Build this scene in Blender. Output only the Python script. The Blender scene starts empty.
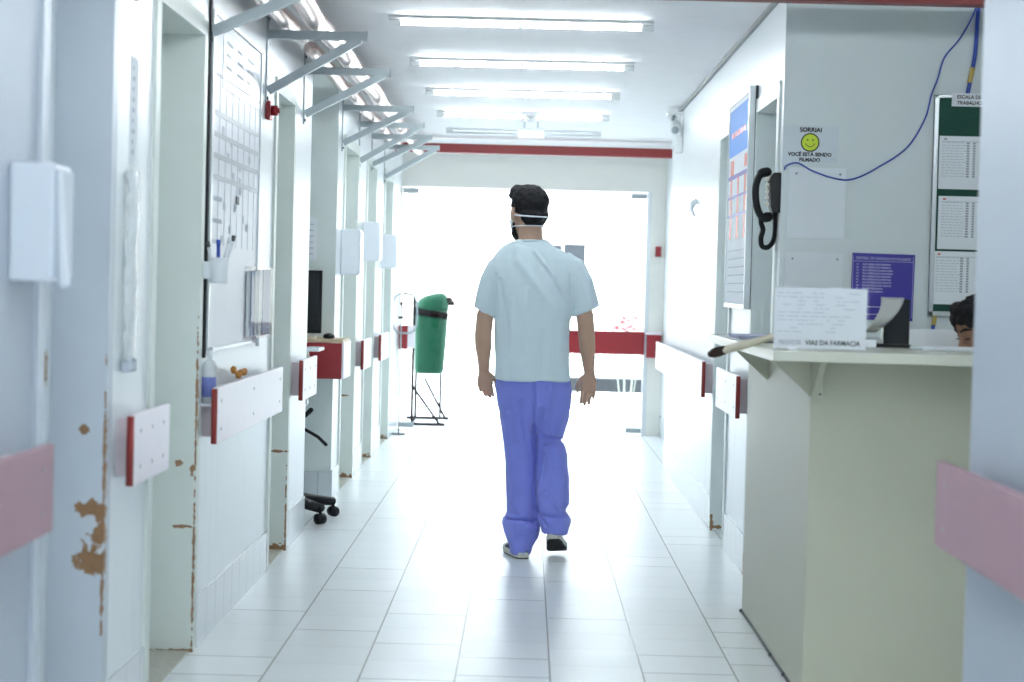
import bpy, bmesh, math, random
from mathutils import Vector, Matrix, noise
random.seed(7)
S = bpy.context.scene
COL = S.collection
PI = math.pi

# ------------------------------------------------------------------ camera
FPX, CAMH, ROLL = 1923.0, 1.30, 0.026
dy = Vector((15 / FPX, 54 / FPX, -1.0)).normalized()        # corridor direction in camera space
dz = Vector((math.sin(ROLL), math.cos(ROLL), 0.0)); dz = (dz - dz.dot(dy) * dy).normalized()
dx = dy.cross(dz)
MW = Matrix((dx, dy, dz))                                   # rows: camera to world
cam_data = bpy.data.cameras.new('camera')
cam = bpy.data.objects.new('camera', cam_data); COL.objects.link(cam)
cam.matrix_world = Matrix.Translation((0, 0, CAMH)) @ MW.to_4x4()
cam_data.sensor_width = 36.0
cam_data.lens = 36.0 * FPX / 1024.0
cam_data.clip_end = 300
cam_data.dof.use_dof = True
cam_data.dof.focus_distance = 9.4
cam_data.dof.aperture_fstop = 3.4
S.camera = cam

# ------------------------------------------------------------------ world, exposure, big lights
W = bpy.data.worlds.new('world'); S.world = W; W.use_nodes = True
bgn = W.node_tree.nodes['Background']
bgn.inputs[0].default_value = (0.84, 0.92, 1.0, 1)
bgn.inputs[1].default_value = 3.4
S.view_settings.view_transform = 'Standard'
S.view_settings.look = 'None'
S.view_settings.exposure = 1.2
S.view_settings.gamma = 1.0
S.view_settings.use_curve_mapping = False
TUBE = 42.0                                                  # fluorescent tube radiance
S.cycles.max_bounces = 10
S.cycles.diffuse_bounces = 6
S.cycles.glossy_bounces = 4
S.cycles.transparent_max_bounces = 12
S.cycles.caustics_reflective = False
S.cycles.caustics_refractive = False
S.cycles.use_denoising = True
pl = bpy.data.lights.new('daylight_portal', 'AREA'); pl.shape = 'RECTANGLE'; pl.size = 2.25; pl.size_y = 2.15
pl.cycles.is_portal = True
po = bpy.data.objects.new('daylight_portal', pl); COL.objects.link(po)
po.location = (0.0, 17.25, 1.08); po.rotation_euler = (-PI / 2, 0, 0)

p2_ = pl.copy(); p2_.size = 1.8; p2_.size_y = 2.25  # second portal, for the added window behind the camera
po2 = bpy.data.objects.new('added_window_portal', p2_); COL.objects.link(po2)
po2.location = (-0.05, -2.25, 1.13); po2.rotation_euler = (PI / 2, 0, 0)

# ------------------------------------------------------------------ materials
def nt(name):
    m = bpy.data.materials.new(name); m.use_nodes = True
    return m, m.node_tree, m.node_tree.nodes['Principled BSDF']

def sset(b, **k):
    names = dict(rough='Roughness', metal='Metallic', spec='Specular IOR Level', alpha='Alpha', trans='Transmission Weight',
                 coat='Coat Weight', sheen='Sheen Weight', sss='Subsurface Weight')
    for a, v in k.items(): b.inputs[names[a]].default_value = v

def mat(name, col, rough=0.5, var=0.04, scale=6.0, bump=0.0, bscale=60, stretch=(1, 1, 1), **k):
    m, t, b = nt(name)
    n = t.nodes.new('ShaderNodeTexNoise'); g = t.nodes.new('ShaderNodeNewGeometry'); mp = t.nodes.new('ShaderNodeMapping')
    mp.inputs['Scale'].default_value = stretch
    t.links.new(g.outputs['Position'], mp.inputs['Vector']); t.links.new(mp.outputs[0], n.inputs['Vector'])
    n.inputs['Scale'].default_value = scale; n.inputs['Detail'].default_value = 4
    mx = t.nodes.new('ShaderNodeMix'); mx.data_type = 'RGBA'
    mx.inputs[6].default_value = tuple(max(0, c * (1 - var)) for c in col) + (1,)
    mx.inputs[7].default_value = tuple(min(1, c * (1 + var)) for c in col) + (1,)
    t.links.new(n.outputs['Fac'], mx.inputs[0]); t.links.new(mx.outputs[2], b.inputs['Base Color'])
    sset(b, rough=rough, **k)
    if bump:
        n2 = t.nodes.new('ShaderNodeTexNoise'); n2.inputs['Scale'].default_value = bscale; n2.inputs['Detail'].default_value = 3
        t.links.new(mp.outputs[0], n2.inputs['Vector'])
        bp = t.nodes.new('ShaderNodeBump'); bp.inputs['Strength'].default_value = bump; bp.inputs['Distance'].default_value = 0.01
        t.links.new(n2.outputs['Fac'], bp.inputs['Height']); t.links.new(bp.outputs[0], b.inputs['Normal'])
    return m

def emit(name, col, strength):
    m, t, b = nt(name)
    b.inputs['Base Color'].default_value = (*col, 1)
    b.inputs['Emission Color'].default_value = (*col, 1); b.inputs['Emission Strength'].default_value = strength
    return m

def math_node(t, op, a, b_=None, c=None):
    n = t.nodes.new('ShaderNodeMath'); n.operation = op
    for i, v in enumerate((a, b_, c)):
        if v is None: continue
        if isinstance(v, (int, float)): n.inputs[i].default_value = v
        else: t.links.new(v, n.inputs[i])
    return n.outputs[0]

def chipped(name, col, spots, rough=0.4, brown=(0.16, 0.085, 0.035), amt=1.15, nscale=48):
    """painted surface with worn patches (own shapes, own places)"""
    m, t, b = nt(name)
    g = t.nodes.new('ShaderNodeNewGeometry')
    n = t.nodes.new('ShaderNodeTexNoise'); n.inputs['Scale'].default_value = nscale; n.inputs['Detail'].default_value = 5
    t.links.new(g.outputs['Position'], n.inputs['Vector'])
    nz = math_node(t, 'MULTIPLY', math_node(t, 'SUBTRACT', n.outputs['Fac'], 0.5), amt * 2.6)
    mask = None
    for c, r in spots:
        s = t.nodes.new('ShaderNodeVectorMath'); s.operation = 'SUBTRACT'; s.inputs[1].default_value = c
        t.links.new(g.outputs['Position'], s.inputs[0])
        d = t.nodes.new('ShaderNodeVectorMath'); d.operation = 'DIVIDE'; d.inputs[1].default_value = r
        t.links.new(s.outputs[0], d.inputs[0])
        l = t.nodes.new('ShaderNodeVectorMath'); l.operation = 'LENGTH'; t.links.new(d.outputs[0], l.inputs[0])
        v = math_node(t, 'SUBTRACT', 1.0, l.outputs['Value'])
        v = math_node(t, 'MAXIMUM', v, -3.0)
        mask = v if mask is None else math_node(t, 'MAXIMUM', mask, v)
    val = math_node(t, 'ADD', mask, nz)
    fac = t.nodes.new('ShaderNodeMapRange'); fac.inputs['From Min'].default_value = 0.0; fac.inputs['From Max'].default_value = 0.08
    t.links.new(val, fac.inputs['Value'])
    n2 = t.nodes.new('ShaderNodeTexNoise'); n2.inputs['Scale'].default_value = 9; t.links.new(g.outputs['Position'], n2.inputs['Vector'])
    bc = t.nodes.new('ShaderNodeMix'); bc.data_type = 'RGBA'
    bc.inputs[6].default_value = tuple(c * 0.96 for c in col) + (1,); bc.inputs[7].default_value = tuple(min(1, c * 1.03) for c in col) + (1,)
    t.links.new(n2.outputs['Fac'], bc.inputs[0])
    bm_ = t.nodes.new('ShaderNodeMix'); bm_.data_type = 'RGBA'
    bm_.inputs[6].default_value = (*brown, 1); bm_.inputs[7].default_value = (brown[0] * 2.2, brown[1] * 2.2, brown[2] * 2.4, 1)
    t.links.new(n.outputs['Fac'], bm_.inputs[0])
    mx = t.nodes.new('ShaderNodeMix'); mx.data_type = 'RGBA'
    t.links.new(fac.outputs[0], mx.inputs[0]); t.links.new(bc.outputs[2], mx.inputs[6]); t.links.new(bm_.outputs[2], mx.inputs[7])
    t.links.new(mx.outputs[2], b.inputs['Base Color'])
    sset(b, rough=rough)
    return m

def thin_glass(name, tint=(1, 1, 1), gloss=0.12, rough=0.03):
    m, t, b = nt(name)
    t.nodes.remove(b)
    tr = t.nodes.new('ShaderNodeBsdfTransparent'); tr.inputs[0].default_value = (*tint, 1)
    gl = t.nodes.new('ShaderNodeBsdfGlossy'); gl.inputs['Roughness'].default_value = rough
    fr = t.nodes.new('ShaderNodeFresnel'); fr.inputs[0].default_value = 1.45
    mx = t.nodes.new('ShaderNodeMixShader')
    t.links.new(math_node(t, 'MULTIPLY', fr.outputs[0], gloss * 6), mx.inputs[0])
    t.links.new(tr.outputs[0], mx.inputs[1]); t.links.new(gl.outputs[0], mx.inputs[2])
    t.links.new(mx.outputs[0], t.nodes['Material Output'].inputs[0])
    return m

def floor_mat():
    m, t, b = nt('glazed_floor_tiles')
    g = t.nodes.new('ShaderNodeNewGeometry'); sp = t.nodes.new('ShaderNodeSeparateXYZ'); t.links.new(g.outputs['Position'], sp.inputs[0])
    P = 0.3152
    u = math_node(t, 'DIVIDE', math_node(t, 'ADD', sp.outputs[0], 0.835 + 100 * P), P)
    col = math_node(t, 'FLOOR', u)
    fu = math_node(t, 'FRACT', u)
    # every column of tiles starts at its own offset
    wn = t.nodes.new('ShaderNodeTexWhiteNoise'); wn.noise_dimensions = '1D'; t.links.new(col, wn.inputs['W'])
    v = math_node(t, 'DIVIDE', math_node(t, 'ADD', sp.outputs[1], math_node(t, 'MULTIPLY', wn.outputs['Value'], P)), P)
    v = math_node(t, 'ADD', v, 100.0)
    row = math_node(t, 'FLOOR', v); fv = math_node(t, 'FRACT', v)
    du = math_node(t, 'MINIMUM', fu, math_node(t, 'SUBTRACT', 1.0, fu))
    lu = math_node(t, 'LESS_THAN', du, 0.009)
    cb = t.nodes.new('ShaderNodeCombineXYZ'); t.links.new(col, cb.inputs[0]); t.links.new(row, cb.inputs[1])
    w2 = t.nodes.new('ShaderNodeTexWhiteNoise'); w2.noise_dimensions = '3D'; t.links.new(cb.outputs[0], w2.inputs['Vector'])
    lv = math_node(t, 'LESS_THAN', fv, 0.026)
    strength = math_node(t, 'ADD', 0.18, math_node(t, 'MULTIPLY', math_node(t, 'GREATER_THAN', w2.outputs['Value'], 0.68), 0.72))
    line = math_node(t, 'MAXIMUM', math_node(t, 'MULTIPLY', lu, 0.9), math_node(t, 'MULTIPLY', lv, strength))
    mx = t.nodes.new('ShaderNodeMix'); mx.data_type = 'RGBA'
    tint = t.nodes.new('ShaderNodeMix'); tint.data_type = 'RGBA'
    tint.inputs[6].default_value = (0.82, 0.86, 0.86, 1); tint.inputs[7].default_value = (0.86, 0.90, 0.90, 1)
    t.links.new(w2.outputs['Value'], tint.inputs[0])
    t.links.new(line, mx.inputs[0]); t.links.new(tint.outputs[2], mx.inputs[6]); mx.inputs[7].default_value = (0.20, 0.20, 0.18, 1)
    t.links.new(mx.outputs[2], b.inputs['Base Color'])
    n = t.nodes.new('ShaderNodeTexNoise'); n.inputs['Scale'].default_value = 5; t.links.new(g.outputs['Position'], n.inputs['Vector'])
    r = t.nodes.new('ShaderNodeMapRange'); r.inputs['To Min'].default_value = 0.26; r.inputs['To Max'].default_value = 0.38
    t.links.new(n.outputs['Fac'], r.inputs['Value']); t.links.new(r.outputs[0], b.inputs['Roughness'])
    sset(b, spec=0.28)
    bp = t.nodes.new('ShaderNodeBump'); bp.inputs['Strength'].default_value = 0.25; bp.inputs['Distance'].default_value = 0.002; bp.invert = True
    t.links.new(line, bp.inputs['Height']); t.links.new(bp.outputs[0], b.inputs['Normal'])
    return m

def tile_skirt_mat():
    m, t, b = nt('skirting_tiles')
    g = t.nodes.new('ShaderNodeNewGeometry'); sp = t.nodes.new('ShaderNodeSeparateXYZ'); t.links.new(g.outputs['Position'], sp.inputs[0])
    s = math_node(t, 'ADD', sp.outputs[0], sp.outputs[1])
    f = math_node(t, 'FRACT', math_node(t, 'DIVIDE', math_node(t, 'ADD', s, 50), 0.2))
    l = math_node(t, 'LESS_THAN', f, 0.03)
    mx = t.nodes.new('ShaderNodeMix'); mx.data_type = 'RGBA'
    t.links.new(l, mx.inputs[0]); mx.inputs[6].default_value = (0.60, 0.65, 0.68, 1); mx.inputs[7].default_value = (0.40, 0.42, 0.42, 1)
    t.links.new(mx.outputs[2], b.inputs['Base Color']); sset(b, rough=0.25)
    return m

WALLC = (0.80, 0.85, 0.87)
M = {}
def wall_paint():
    m, t, b = nt('white_wall_paint')
    g = t.nodes.new('ShaderNodeNewGeometry'); mp = t.nodes.new('ShaderNodeMapping'); mp.inputs['Scale'].default_value = (10, 10, 1.4)
    t.links.new(g.outputs['Position'], mp.inputs['Vector'])
    n = t.nodes.new('ShaderNodeTexNoise'); n.inputs['Scale'].default_value = 1.6; n.inputs['Detail'].default_value = 6
    t.links.new(mp.outputs[0], n.inputs['Vector'])
    r = t.nodes.new('ShaderNodeMapRange'); r.inputs['From Min'].default_value = 0.55; r.inputs['From Max'].default_value = 0.75
    r.inputs['To Max'].default_value = 0.16
    t.links.new(n.outputs['Fac'], r.inputs['Value'])
    sp = t.nodes.new('ShaderNodeSeparateXYZ'); t.links.new(g.outputs['Position'], sp.inputs[0])
    low = t.nodes.new('ShaderNodeMapRange'); low.inputs['From Min'].default_value = 0.85; low.inputs['From Max'].default_value = 0.6
    low.inputs['To Min'].default_value = 0.15
    t.links.new(sp.outputs[2], low.inputs['Value'])            # scuffs sit on the lower wall, where trolleys rub
    mx = t.nodes.new('ShaderNodeMix'); mx.data_type = 'RGBA'
    t.links.new(math_node(t, 'MULTIPLY', r.outputs[0], low.outputs[0]), mx.inputs[0])
    mx.inputs[6].default_value = (*WALLC, 1); mx.inputs[7].default_value = (0.35, 0.36, 0.37, 1)
    t.links.new(mx.outputs[2], b.inputs['Base Color']); sset(b, rough=0.32)
    return m
M['wall'] = wall_paint()
M['floor'] = floor_mat()
M['skirt'] = tile_skirt_mat()
M['ceiling'] = mat('white_ceiling', (0.90, 0.89, 0.90), 0.7)
M['cream'] = mat('cream_wall', (0.80, 0.79, 0.74), 0.55)
M['green_panel'] = mat('pale_green_panel', (0.72, 0.79, 0.77), 0.4)
M['red_beam'] = mat('red_beam_paint', (0.27, 0.02, 0.02), 0.45)
M['dark_red'] = mat('dark_red_beam_paint', (0.20, 0.02, 0.02), 0.5)
M['red'] = mat('red_paint', (0.30, 0.008, 0.015), 0.4)
M['rail'] = mat('white_rail_laminate', (0.86, 0.80, 0.84), 0.35, 0.03, 12)
M['pink_rail'] = mat('muted_pink_rail', (0.40, 0.23, 0.27), 0.45, 0.08, 9)  # pinker and darker than the other rails
M['rail_red'] = mat('rail_edge_red', (0.25, 0.018, 0.015), 0.4)
M['block'] = mat('rail_block', (0.62, 0.54, 0.56), 0.5)
M['steel'] = mat('galvanised_steel', (0.36, 0.41, 0.43), 0.42, 0.08, 20, metal=0.35)
M['foil'] = mat('pinkish_foil', (0.82, 0.66, 0.62), 0.22, 0.1, 14, bump=0.12, bscale=14, metal=0.85)
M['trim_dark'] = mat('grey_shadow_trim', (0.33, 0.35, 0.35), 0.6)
M['counter'] = mat('beige_laminate', (0.46, 0.46, 0.36), 0.42, 0.02)
M['counter_side'] = M['counter']
M['counter_top'] = mat('pale_worktop', (0.62, 0.63, 0.53), 0.25, 0.02)
M['white_plastic'] = mat('white_plastic', (0.80, 0.84, 0.88), 0.3, 0.02)
M['blue_plastic'] = mat('pale_blue_plastic', (0.56, 0.62, 0.68), 0.4, 0.02)
M['paper'] = mat('white_paper', (0.82, 0.86, 0.90), 0.7, 0.02)
M['grey_print'] = mat('grey_print', (0.33, 0.36, 0.40), 0.7)
M['pale_print'] = mat('pale_print', (0.55, 0.60, 0.66), 0.7)
M['black'] = mat('black_plastic', (0.006, 0.007, 0.009), 0.5, spec=0.3)
M['black_gloss'] = mat('black_screen', (0.01, 0.012, 0.016), 0.12)
M['dark_grey'] = mat('dark_grey', (0.05, 0.055, 0.06), 0.5)
M['ink'] = mat('black_ink', (0.015, 0.015, 0.02), 0.7)
M['lime'] = mat('lime_yellow', (0.55, 0.70, 0.03), 0.5)
M['purple'] = mat('indigo_board', (0.035, 0.025, 0.30), 0.4)
M['sign_ink'] = mat('pale_lilac_ink', (0.55, 0.55, 0.80), 0.5)
M['green_felt'] = mat('dark_green_felt', (0.008, 0.065, 0.045), 0.8)
M['alu'] = mat('aluminium_frame', (0.62, 0.66, 0.68), 0.3, metal=0.5)
M['blue_cable'] = mat('blue_cable', (0.03, 0.07, 0.42), 0.4)
M['yellow_tape'] = mat('yellow_tape', (0.55, 0.42, 0.12), 0.6)
M['glass'] = thin_glass('clear_door_glass', (0.97, 0.99, 0.99), 0.10)
M['acrylic'] = thin_glass('clear_acrylic', (1, 1, 1), 0.04, 0.05)
M['film'] = mat('clear_plastic_film', (0.80, 0.85, 0.87), 0.15, 0.05, 20, bump=0.5, bscale=30, alpha=0.55)
M['tube'] = emit('fluorescent_tube', (0.90, 0.96, 1.0), TUBE)
M['lamp_body'] = mat('white_lamp_metal', (0.80, 0.82, 0.82), 0.4)
M['whiteboard'] = mat('white_board_enamel', (0.72, 0.75, 0.82), 0.38, 0.06, 3, bump=0.08, bscale=12)
M['blue_panel'] = mat('sky_blue_print', (0.14, 0.32, 0.74), 0.6, spec=0.2)
M['orange_print'] = mat('orange_red_print', (0.68, 0.16, 0.10), 0.4)
M['violet_print'] = mat('violet_print', (0.16, 0.10, 0.42), 0.4)
M['granite'] = mat('speckled_threshold', (0.50, 0.49, 0.42), 0.4, 0.3, 60)
M['door'] = mat('pale_door_paint', (0.74, 0.79, 0.82), 0.4)
M['green_bin'] = mat('green_bin_plastic', (0.003, 0.060, 0.030), 0.6, spec=0.15)
M['band'] = mat('dark_band', (0.006, 0.004, 0.005), 0.9, spec=0.05)
M['cloth_orange'] = mat('orange_brown_cloth', (0.50, 0.22, 0.05), 0.8, 0.3, 40)
M['bag'] = mat('white_bag', (0.75, 0.73, 0.72), 0.5, alpha=0.7)
M['wood_edge'] = mat('pale_wood_edge', (0.62, 0.50, 0.33), 0.5)
M['chair_cream'] = mat('cream_shell', (0.66, 0.62, 0.52), 0.5)
M['beige_handle'] = mat('beige_handle', (0.52, 0.49, 0.38), 0.5, 0.1)
M['brown_tip'] = mat('dark_brown_bristle', (0.022, 0.010, 0.005), 0.8, 0.3, 60)
M['concrete'] = mat('pale_concrete', (0.80, 0.80, 0.79), 0.8)
M['kerb'] = mat('dark_kerb', (0.018, 0.021, 0.024), 0.8)
M['leaf'] = mat('pale_green_leaf', (0.42, 0.47, 0.40), 0.6, 0.3)
M['petal'] = mat('pink_petal', (0.40, 0.06, 0.09), 0.5, 0.2)
M['outside_wall'] = mat('warm_pale_wall', (0.75, 0.70, 0.62), 0.7)  # warm pale colour for the outside wall and post
# people
M['skin'] = mat('skin', (0.54, 0.35, 0.25), 0.5, 0.10, 12, bump=0.08, bscale=90, sss=0.05)
M['skin_dark'] = mat('darker_skin', (0.27, 0.15, 0.10), 0.5, 0.1, 12, sss=0.05)  # darker skin tone for the seated clerk
M['hair'] = mat('black_hair', (0.008, 0.008, 0.010), 0.6, 0.4, 60, bump=0.7, bscale=150, spec=0.25)
M['shirt'] = mat('pale_blue_cotton', (0.68, 0.81, 0.86), 0.85, 0.03, 14, bump=0.25, bscale=300, sheen=0.2)
M['trousers'] = mat('periwinkle_cotton', (0.21, 0.25, 0.74), 0.85, 0.06, 14, bump=0.25, bscale=300, sheen=0.2)
M['navy'] = mat('navy_mesh', (0.03, 0.04, 0.11), 0.7, 0.2, 80)
M['midsole'] = mat('cream_midsole', (0.62, 0.62, 0.54), 0.6)
M['outsole'] = mat('black_outsole', (0.015, 0.014, 0.013), 0.7, 0.3, 60, bump=0.8, bscale=80)
M['eye'] = mat('eye_white', (0.7, 0.7, 0.7), 0.2)

# ------------------------------------------------------------------ mesh helpers
class MB:
    def __init__(s): s.v = []; s.f = []
    def add(s, vs, fs):
        o = len(s.v); s.v += [tuple(v) for v in vs]; s.f += [tuple(o + i for i in f) for f in fs]; return s
    def box(s, x0, x1, y0, y1, z0, z1, R=None, c=None):
        vs = [Vector((x, y, z)) for x in (x0, x1) for y in (y0, y1) for z in (z0, z1)]
        if R is not None: vs = [R @ (v - c) + c for v in vs]
        return s.add(vs, [(0, 1, 3, 2), (4, 6, 7, 5), (0, 4, 5, 1), (2, 3, 7, 6), (0, 2, 6, 4), (1, 5, 7, 3)])
    def loft(s, rings, caps=True):
        n = len(rings[0]); o = len(s.v)
        for r in rings: s.v += [tuple(p) for p in r]
        for i in range(len(rings) - 1):
            for j in range(n):
                a = o + i * n + j; b = o + i * n + (j + 1) % n
                s.f.append((a, b, b + n, a + n))
        if caps:
            s.f.append(tuple(o + j for j in range(n))[::-1]); s.f.append(tuple(o + (len(rings) - 1) * n + j for j in range(n)))
        return s
    def tube(s, pts, r, n=12, flat=None, round_ends=False):
        """flat = (direction vector, factor) squashes the section along that direction"""
        pts = [Vector(p) for p in pts]
        rs = list(r) if isinstance(r, (list, tuple)) else [r] * len(pts)
        if round_ends:
            a = (pts[0] - pts[1]).normalized(); b = (pts[-1] - pts[-2]).normalized()
            ex = []
            P, Q = pts[0], pts[-1]; r0, r1 = rs[0], rs[-1]
            pre = [(P + a * r0 * math.sin(t), r0 * math.cos(t)) for t in (1.45, 1.0, 0.5)]
            post = [(Q + b * r1 * math.sin(t), r1 * math.cos(t)) for t in (0.5, 1.0, 1.45)]
            pts = [p for p, _ in pre] + pts + [p for p, _ in post]; rs = [x for _, x in pre] + rs + [x for _, x in post]
        rings = []; up = None
        for i, p in enumerate(pts):
            t = (pts[min(i + 1, len(pts) - 1)] - pts[max(i - 1, 0)]).normalized()
            if up is None:
                up = Vector((0, 0, 1)) if abs(t.z) < 0.9 else Vector((1, 0, 0))
            x = t.cross(up).normalized(); up = x.cross(t).normalized()
            ring = []
            for j in range(n):
                a = 2 * PI * j / n
                d = (x * math.cos(a) + up * math.sin(a)) * rs[i]
                if flat: fd = Vector(flat[0]).normalized(); d = d - fd * d.dot(fd) * (1 - flat[1])
                ring.append(p + d)
            rings.append(ring)
        return s.loft(rings)
    def cyl(s, p, q, r, n=20): return s.tube([p, q], r, n)
    def ell(s, c, r, n=16, m=10, R=None):
        c = Vector(c); rings = []
        for i in range(m + 1):
            ph = -PI / 2 + PI * (i + 0.02 if i == 0 else i - 0.02 if i == m else i) / m
            ring = []
            for j in range(n):
                a = 2 * PI * j / n
                v = Vector((r[0] * math.cos(ph) * math.cos(a), r[1] * math.cos(ph) * math.sin(a), r[2] * math.sin(ph)))
                if R is not None: v = R @ v
                ring.append(c + v)
            rings.append(ring)
        return s.loft(rings)
    def mesh(s, name):
        me = bpy.data.meshes.new(name); me.from_pydata(s.v, [], s.f)
        bm = bmesh.new(); bm.from_mesh(me); bmesh.ops.recalc_face_normals(bm, faces=bm.faces); bm.to_mesh(me); bm.free()
        return me
    def build(s, name, m, parent=None, smooth=False, bevel=0.0):
        return link(name, s.mesh(name), m, parent, smooth, bevel)

def link(name, me, m, parent=None, smooth=False, bevel=0.0):
    o = bpy.data.objects.new(name, me); COL.objects.link(o)
    if m: me.materials.append(m)
    if smooth: me.shade_smooth()
    if bevel:
        b = o.modifiers.new('bevel', 'BEVEL'); b.width = bevel; b.segments = 2; b.limit_method = 'ANGLE'
    if parent: o.parent = parent; o.matrix_parent_inverse = Matrix.Translation(parent.location).inverted() if not parent.parent else Matrix.Identity(4)
    return o

def tag(o, label, cat, group=None, kind=None):
    o['label'] = label; o['category'] = cat
    if group: o['group'] = group
    if kind: o['kind'] = kind
    return o
def thing(name, loc, label, cat, group=None):
    o = bpy.data.objects.new(name, None); COL.objects.link(o); o.location = loc; o.empty_display_size = 0.1
    return tag(o, label, cat, group)
def struct(name, mb, m, bevel=0.0):
    o = mb.build(name, m, None, False, bevel); o['kind'] = 'structure'; return o

def remesh(mb, name, voxel, smooth=2, disp=None):
    """one continuous skin grown round the pieces in mb"""
    me = mb.mesh(name + '_raw'); o = bpy.data.objects.new(name + '_raw', me); COL.objects.link(o)
    r = o.modifiers.new('r', 'REMESH'); r.mode = 'VOXEL'; r.voxel_size = voxel
    if smooth:
        s = o.modifiers.new('s', 'SMOOTH'); s.iterations = smooth; s.factor = 0.5
    dg = bpy.context.evaluated_depsgraph_get()
    out = bpy.data.meshes.new_from_object(o.evaluated_get(dg)); out.name = name
    bpy.data.objects.remove(o); bpy.data.meshes.remove(me)
    if disp:
        ns = [v.normal.copy() for v in out.vertices]
        for v, n in zip(out.vertices, ns): v.co = v.co + disp(v.co.copy(), n)
    out.materials.clear()
    return out

def text(body, size, m, parent, origin, xdir, updir, name='lettering', align='CENTER', off=0.0008, squeeze=1.0, bold=0.0):
    c = bpy.data.curves.new('txt', 'FONT'); c.body = body; c.size = size; c.align_x = align; c.align_y = 'CENTER'; c.extrude = 0.0003; c.offset = bold
    c.resolution_u = 3
    o = bpy.data.objects.new('txt', c); COL.objects.link(o)
    me = bpy.data.meshes.new_from_object(o.evaluated_get(bpy.context.evaluated_depsgraph_get()))
    bpy.data.objects.remove(o); bpy.data.curves.remove(c)
    x = Vector(xdir).normalized(); u = Vector(updir).normalized(); n = x.cross(u)
    for v in me.vertices: v.co = Vector(origin) + x * v.co.x * squeeze + u * v.co.y + n * (v.co.z + off)
    me.materials.clear()
    return link(name, me, m, parent)

# ------------------------------------------------------------------ the shell
XL, XR, ZC = -1.140, 1.037, 2.55
YB, YE = -2.2, 17.15
DH = 2.16
# floor, ceiling
struct('floor', MB().box(-2.7, 3.6, YB, YE + 0.02, -0.1, 0.0), M['floor'])
struct('ceiling', MB().box(-2.7, 3.6, YB, YE + 0.2, ZC, ZC + 0.1), M['ceiling'])
# left wall: solid runs and door openings
open_l = [(4.494, 5.217), (5.840, 6.665), (8.598, 9.242), (11.841, 12.750), (13.483, 14.284), (15.143, 16.023)]
niche = (10.014, 11.431)
w = MB(); y = None; WT = 0.19
edges = sorted(open_l + [niche])
for a, b in edges:
    if y is not None: w.box(XL - WT, XL, y, a, 0, ZC)
    if (a, b) != niche: w.box(XL - WT, XL, a, b, DH, ZC)
    y = b
w.box(XL - WT, XL, y, YE, 0, ZC)
struct('wall_left', w, M['wall'])
M['near_wall'] = mat('dimmed_near_wall_paint', (0.46, 0.51, 0.575), 0.45, 0.02)  # dimmer light on the near walls is put into this darker, bluer colour
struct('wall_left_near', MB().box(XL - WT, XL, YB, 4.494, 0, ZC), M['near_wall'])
# niche behind the left wall
struct('wall_niche', MB().box(-2.6, XL - WT, niche[1], niche[1] + 0.12, 0, ZC).box(-2.7, -2.6, niche[0] - 0.1, niche[1] + 0.12, 0, ZC)
       .box(-2.6, XL - WT, niche[0] - 0.12, niche[0], 0, ZC), M['green_panel'])
struct('baseboard_niche', MB().box(-2.6, XL + 0.004, niche[1] - 0.012, niche[1] - 0.0005, 0, 0.17), M['skirt'])
struct('trim_1', MB().box(XL - WT, XL - 0.001, niche[1] - 0.006, niche[1] - 0.0005, 0.17, ZC), M['green_panel'])
# left baseboards
b = MB(); y = YB
for a, c in edges: b.box(XL, XL + 0.008, y, a, 0, 0.18); y = c
b.box(XL, XL + 0.008, y, YE, 0, 0.18)
struct('baseboard_left', b, M['skirt'])
# door frames with worn paint
def frame_left(n, a, c, spots, col=(0.70, 0.75, 0.70)):
    m = chipped('worn_frame_paint_%d' % n, col, spots)
    t = MB(); F = 0.010; D = XL - 0.143
    t.box(D, XL + F, c - 0.02, c, 0.001, DH)                 # far jamb, faces the camera
    t.box(D, XL + F, a, a + 0.02, 0.001, DH)
    t.box(D, XL + F, a + 0.02, c - 0.02, DH - 0.02, DH)
    t.box(XL, XL + F, c, c + 0.045, 0.001, DH + 0.045)
    t.box(XL, XL + F, a - 0.045, a, 0.001, DH + 0.045)
    t.box(XL, XL + F, a, c, DH, DH + 0.045)
    struct('trim_%d' % (n + 1), t, m)
    d = struct('door_%d' % n, MB().box(D - 0.045, D - 0.0005, a + 0.001, c - 0.001, 0.007, DH - 0.001), M['door'])
    h = MB().cyl((D - 0.005, a + 0.10, 1.02), (D + 0.045, a + 0.10, 1.02), 0.011).cyl((D + 0.045, a + 0.09, 1.02), (D + 0.045, a + 0.21, 1.02), 0.010)
    h.build('door_handle', M['alu'], d, True)
    struct('floor_threshold.%03d' % n, MB().box(XL - WT, XL - 0.002, a + 0.02, c - 0.02, 0.0, 0.006), M['granite'])
R_ = XL - 0.07
def edge(c, z, h): return ((XL + .006, c - .015, z), (0.004, .02, h))
frame_left(1, 4.494, 5.217, [((XL - .015, 5.198, 0.665), (0.045, .03, 0.022)), ((XL - .012, 5.198, 0.53), (0.058, .03, 0.042)), ((XL - .002, 5.198, 0.60), (0.030, .03, 0.030)),
                           edge(5.217, .45, .12), ((XL - .05, 5.198, 0.88), (0.012, .03, 0.012)), edge(5.217, .8, .25)], (0.56, 0.61, 0.66))
frame_left(2, 5.840, 6.665, [((XL - .03, 6.650, 0.44), (0.045, .03, 0.006)), edge(6.665, .85, .25), edge(6.665, .3, .3),
                           ((R_, 6.650, 0.0), (0.2, .03, 0.012)), ((XL - .05, 6.650, 0.66), (0.012, .03, 0.012)), ((XL - .005, 6.650, 0.64), (0.008, .03, 0.02))])
frame_left(3, 8.598, 9.242, [((XL - .03, 9.223, 0.48), (0.07, .03, 0.006)), edge(9.242, .15, .2), ((R_, 9.223, 0.0), (0.2, .03, 0.03)), ((XL - .07, 9.223, 0.67), (0.014, .03, 0.014))])
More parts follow.
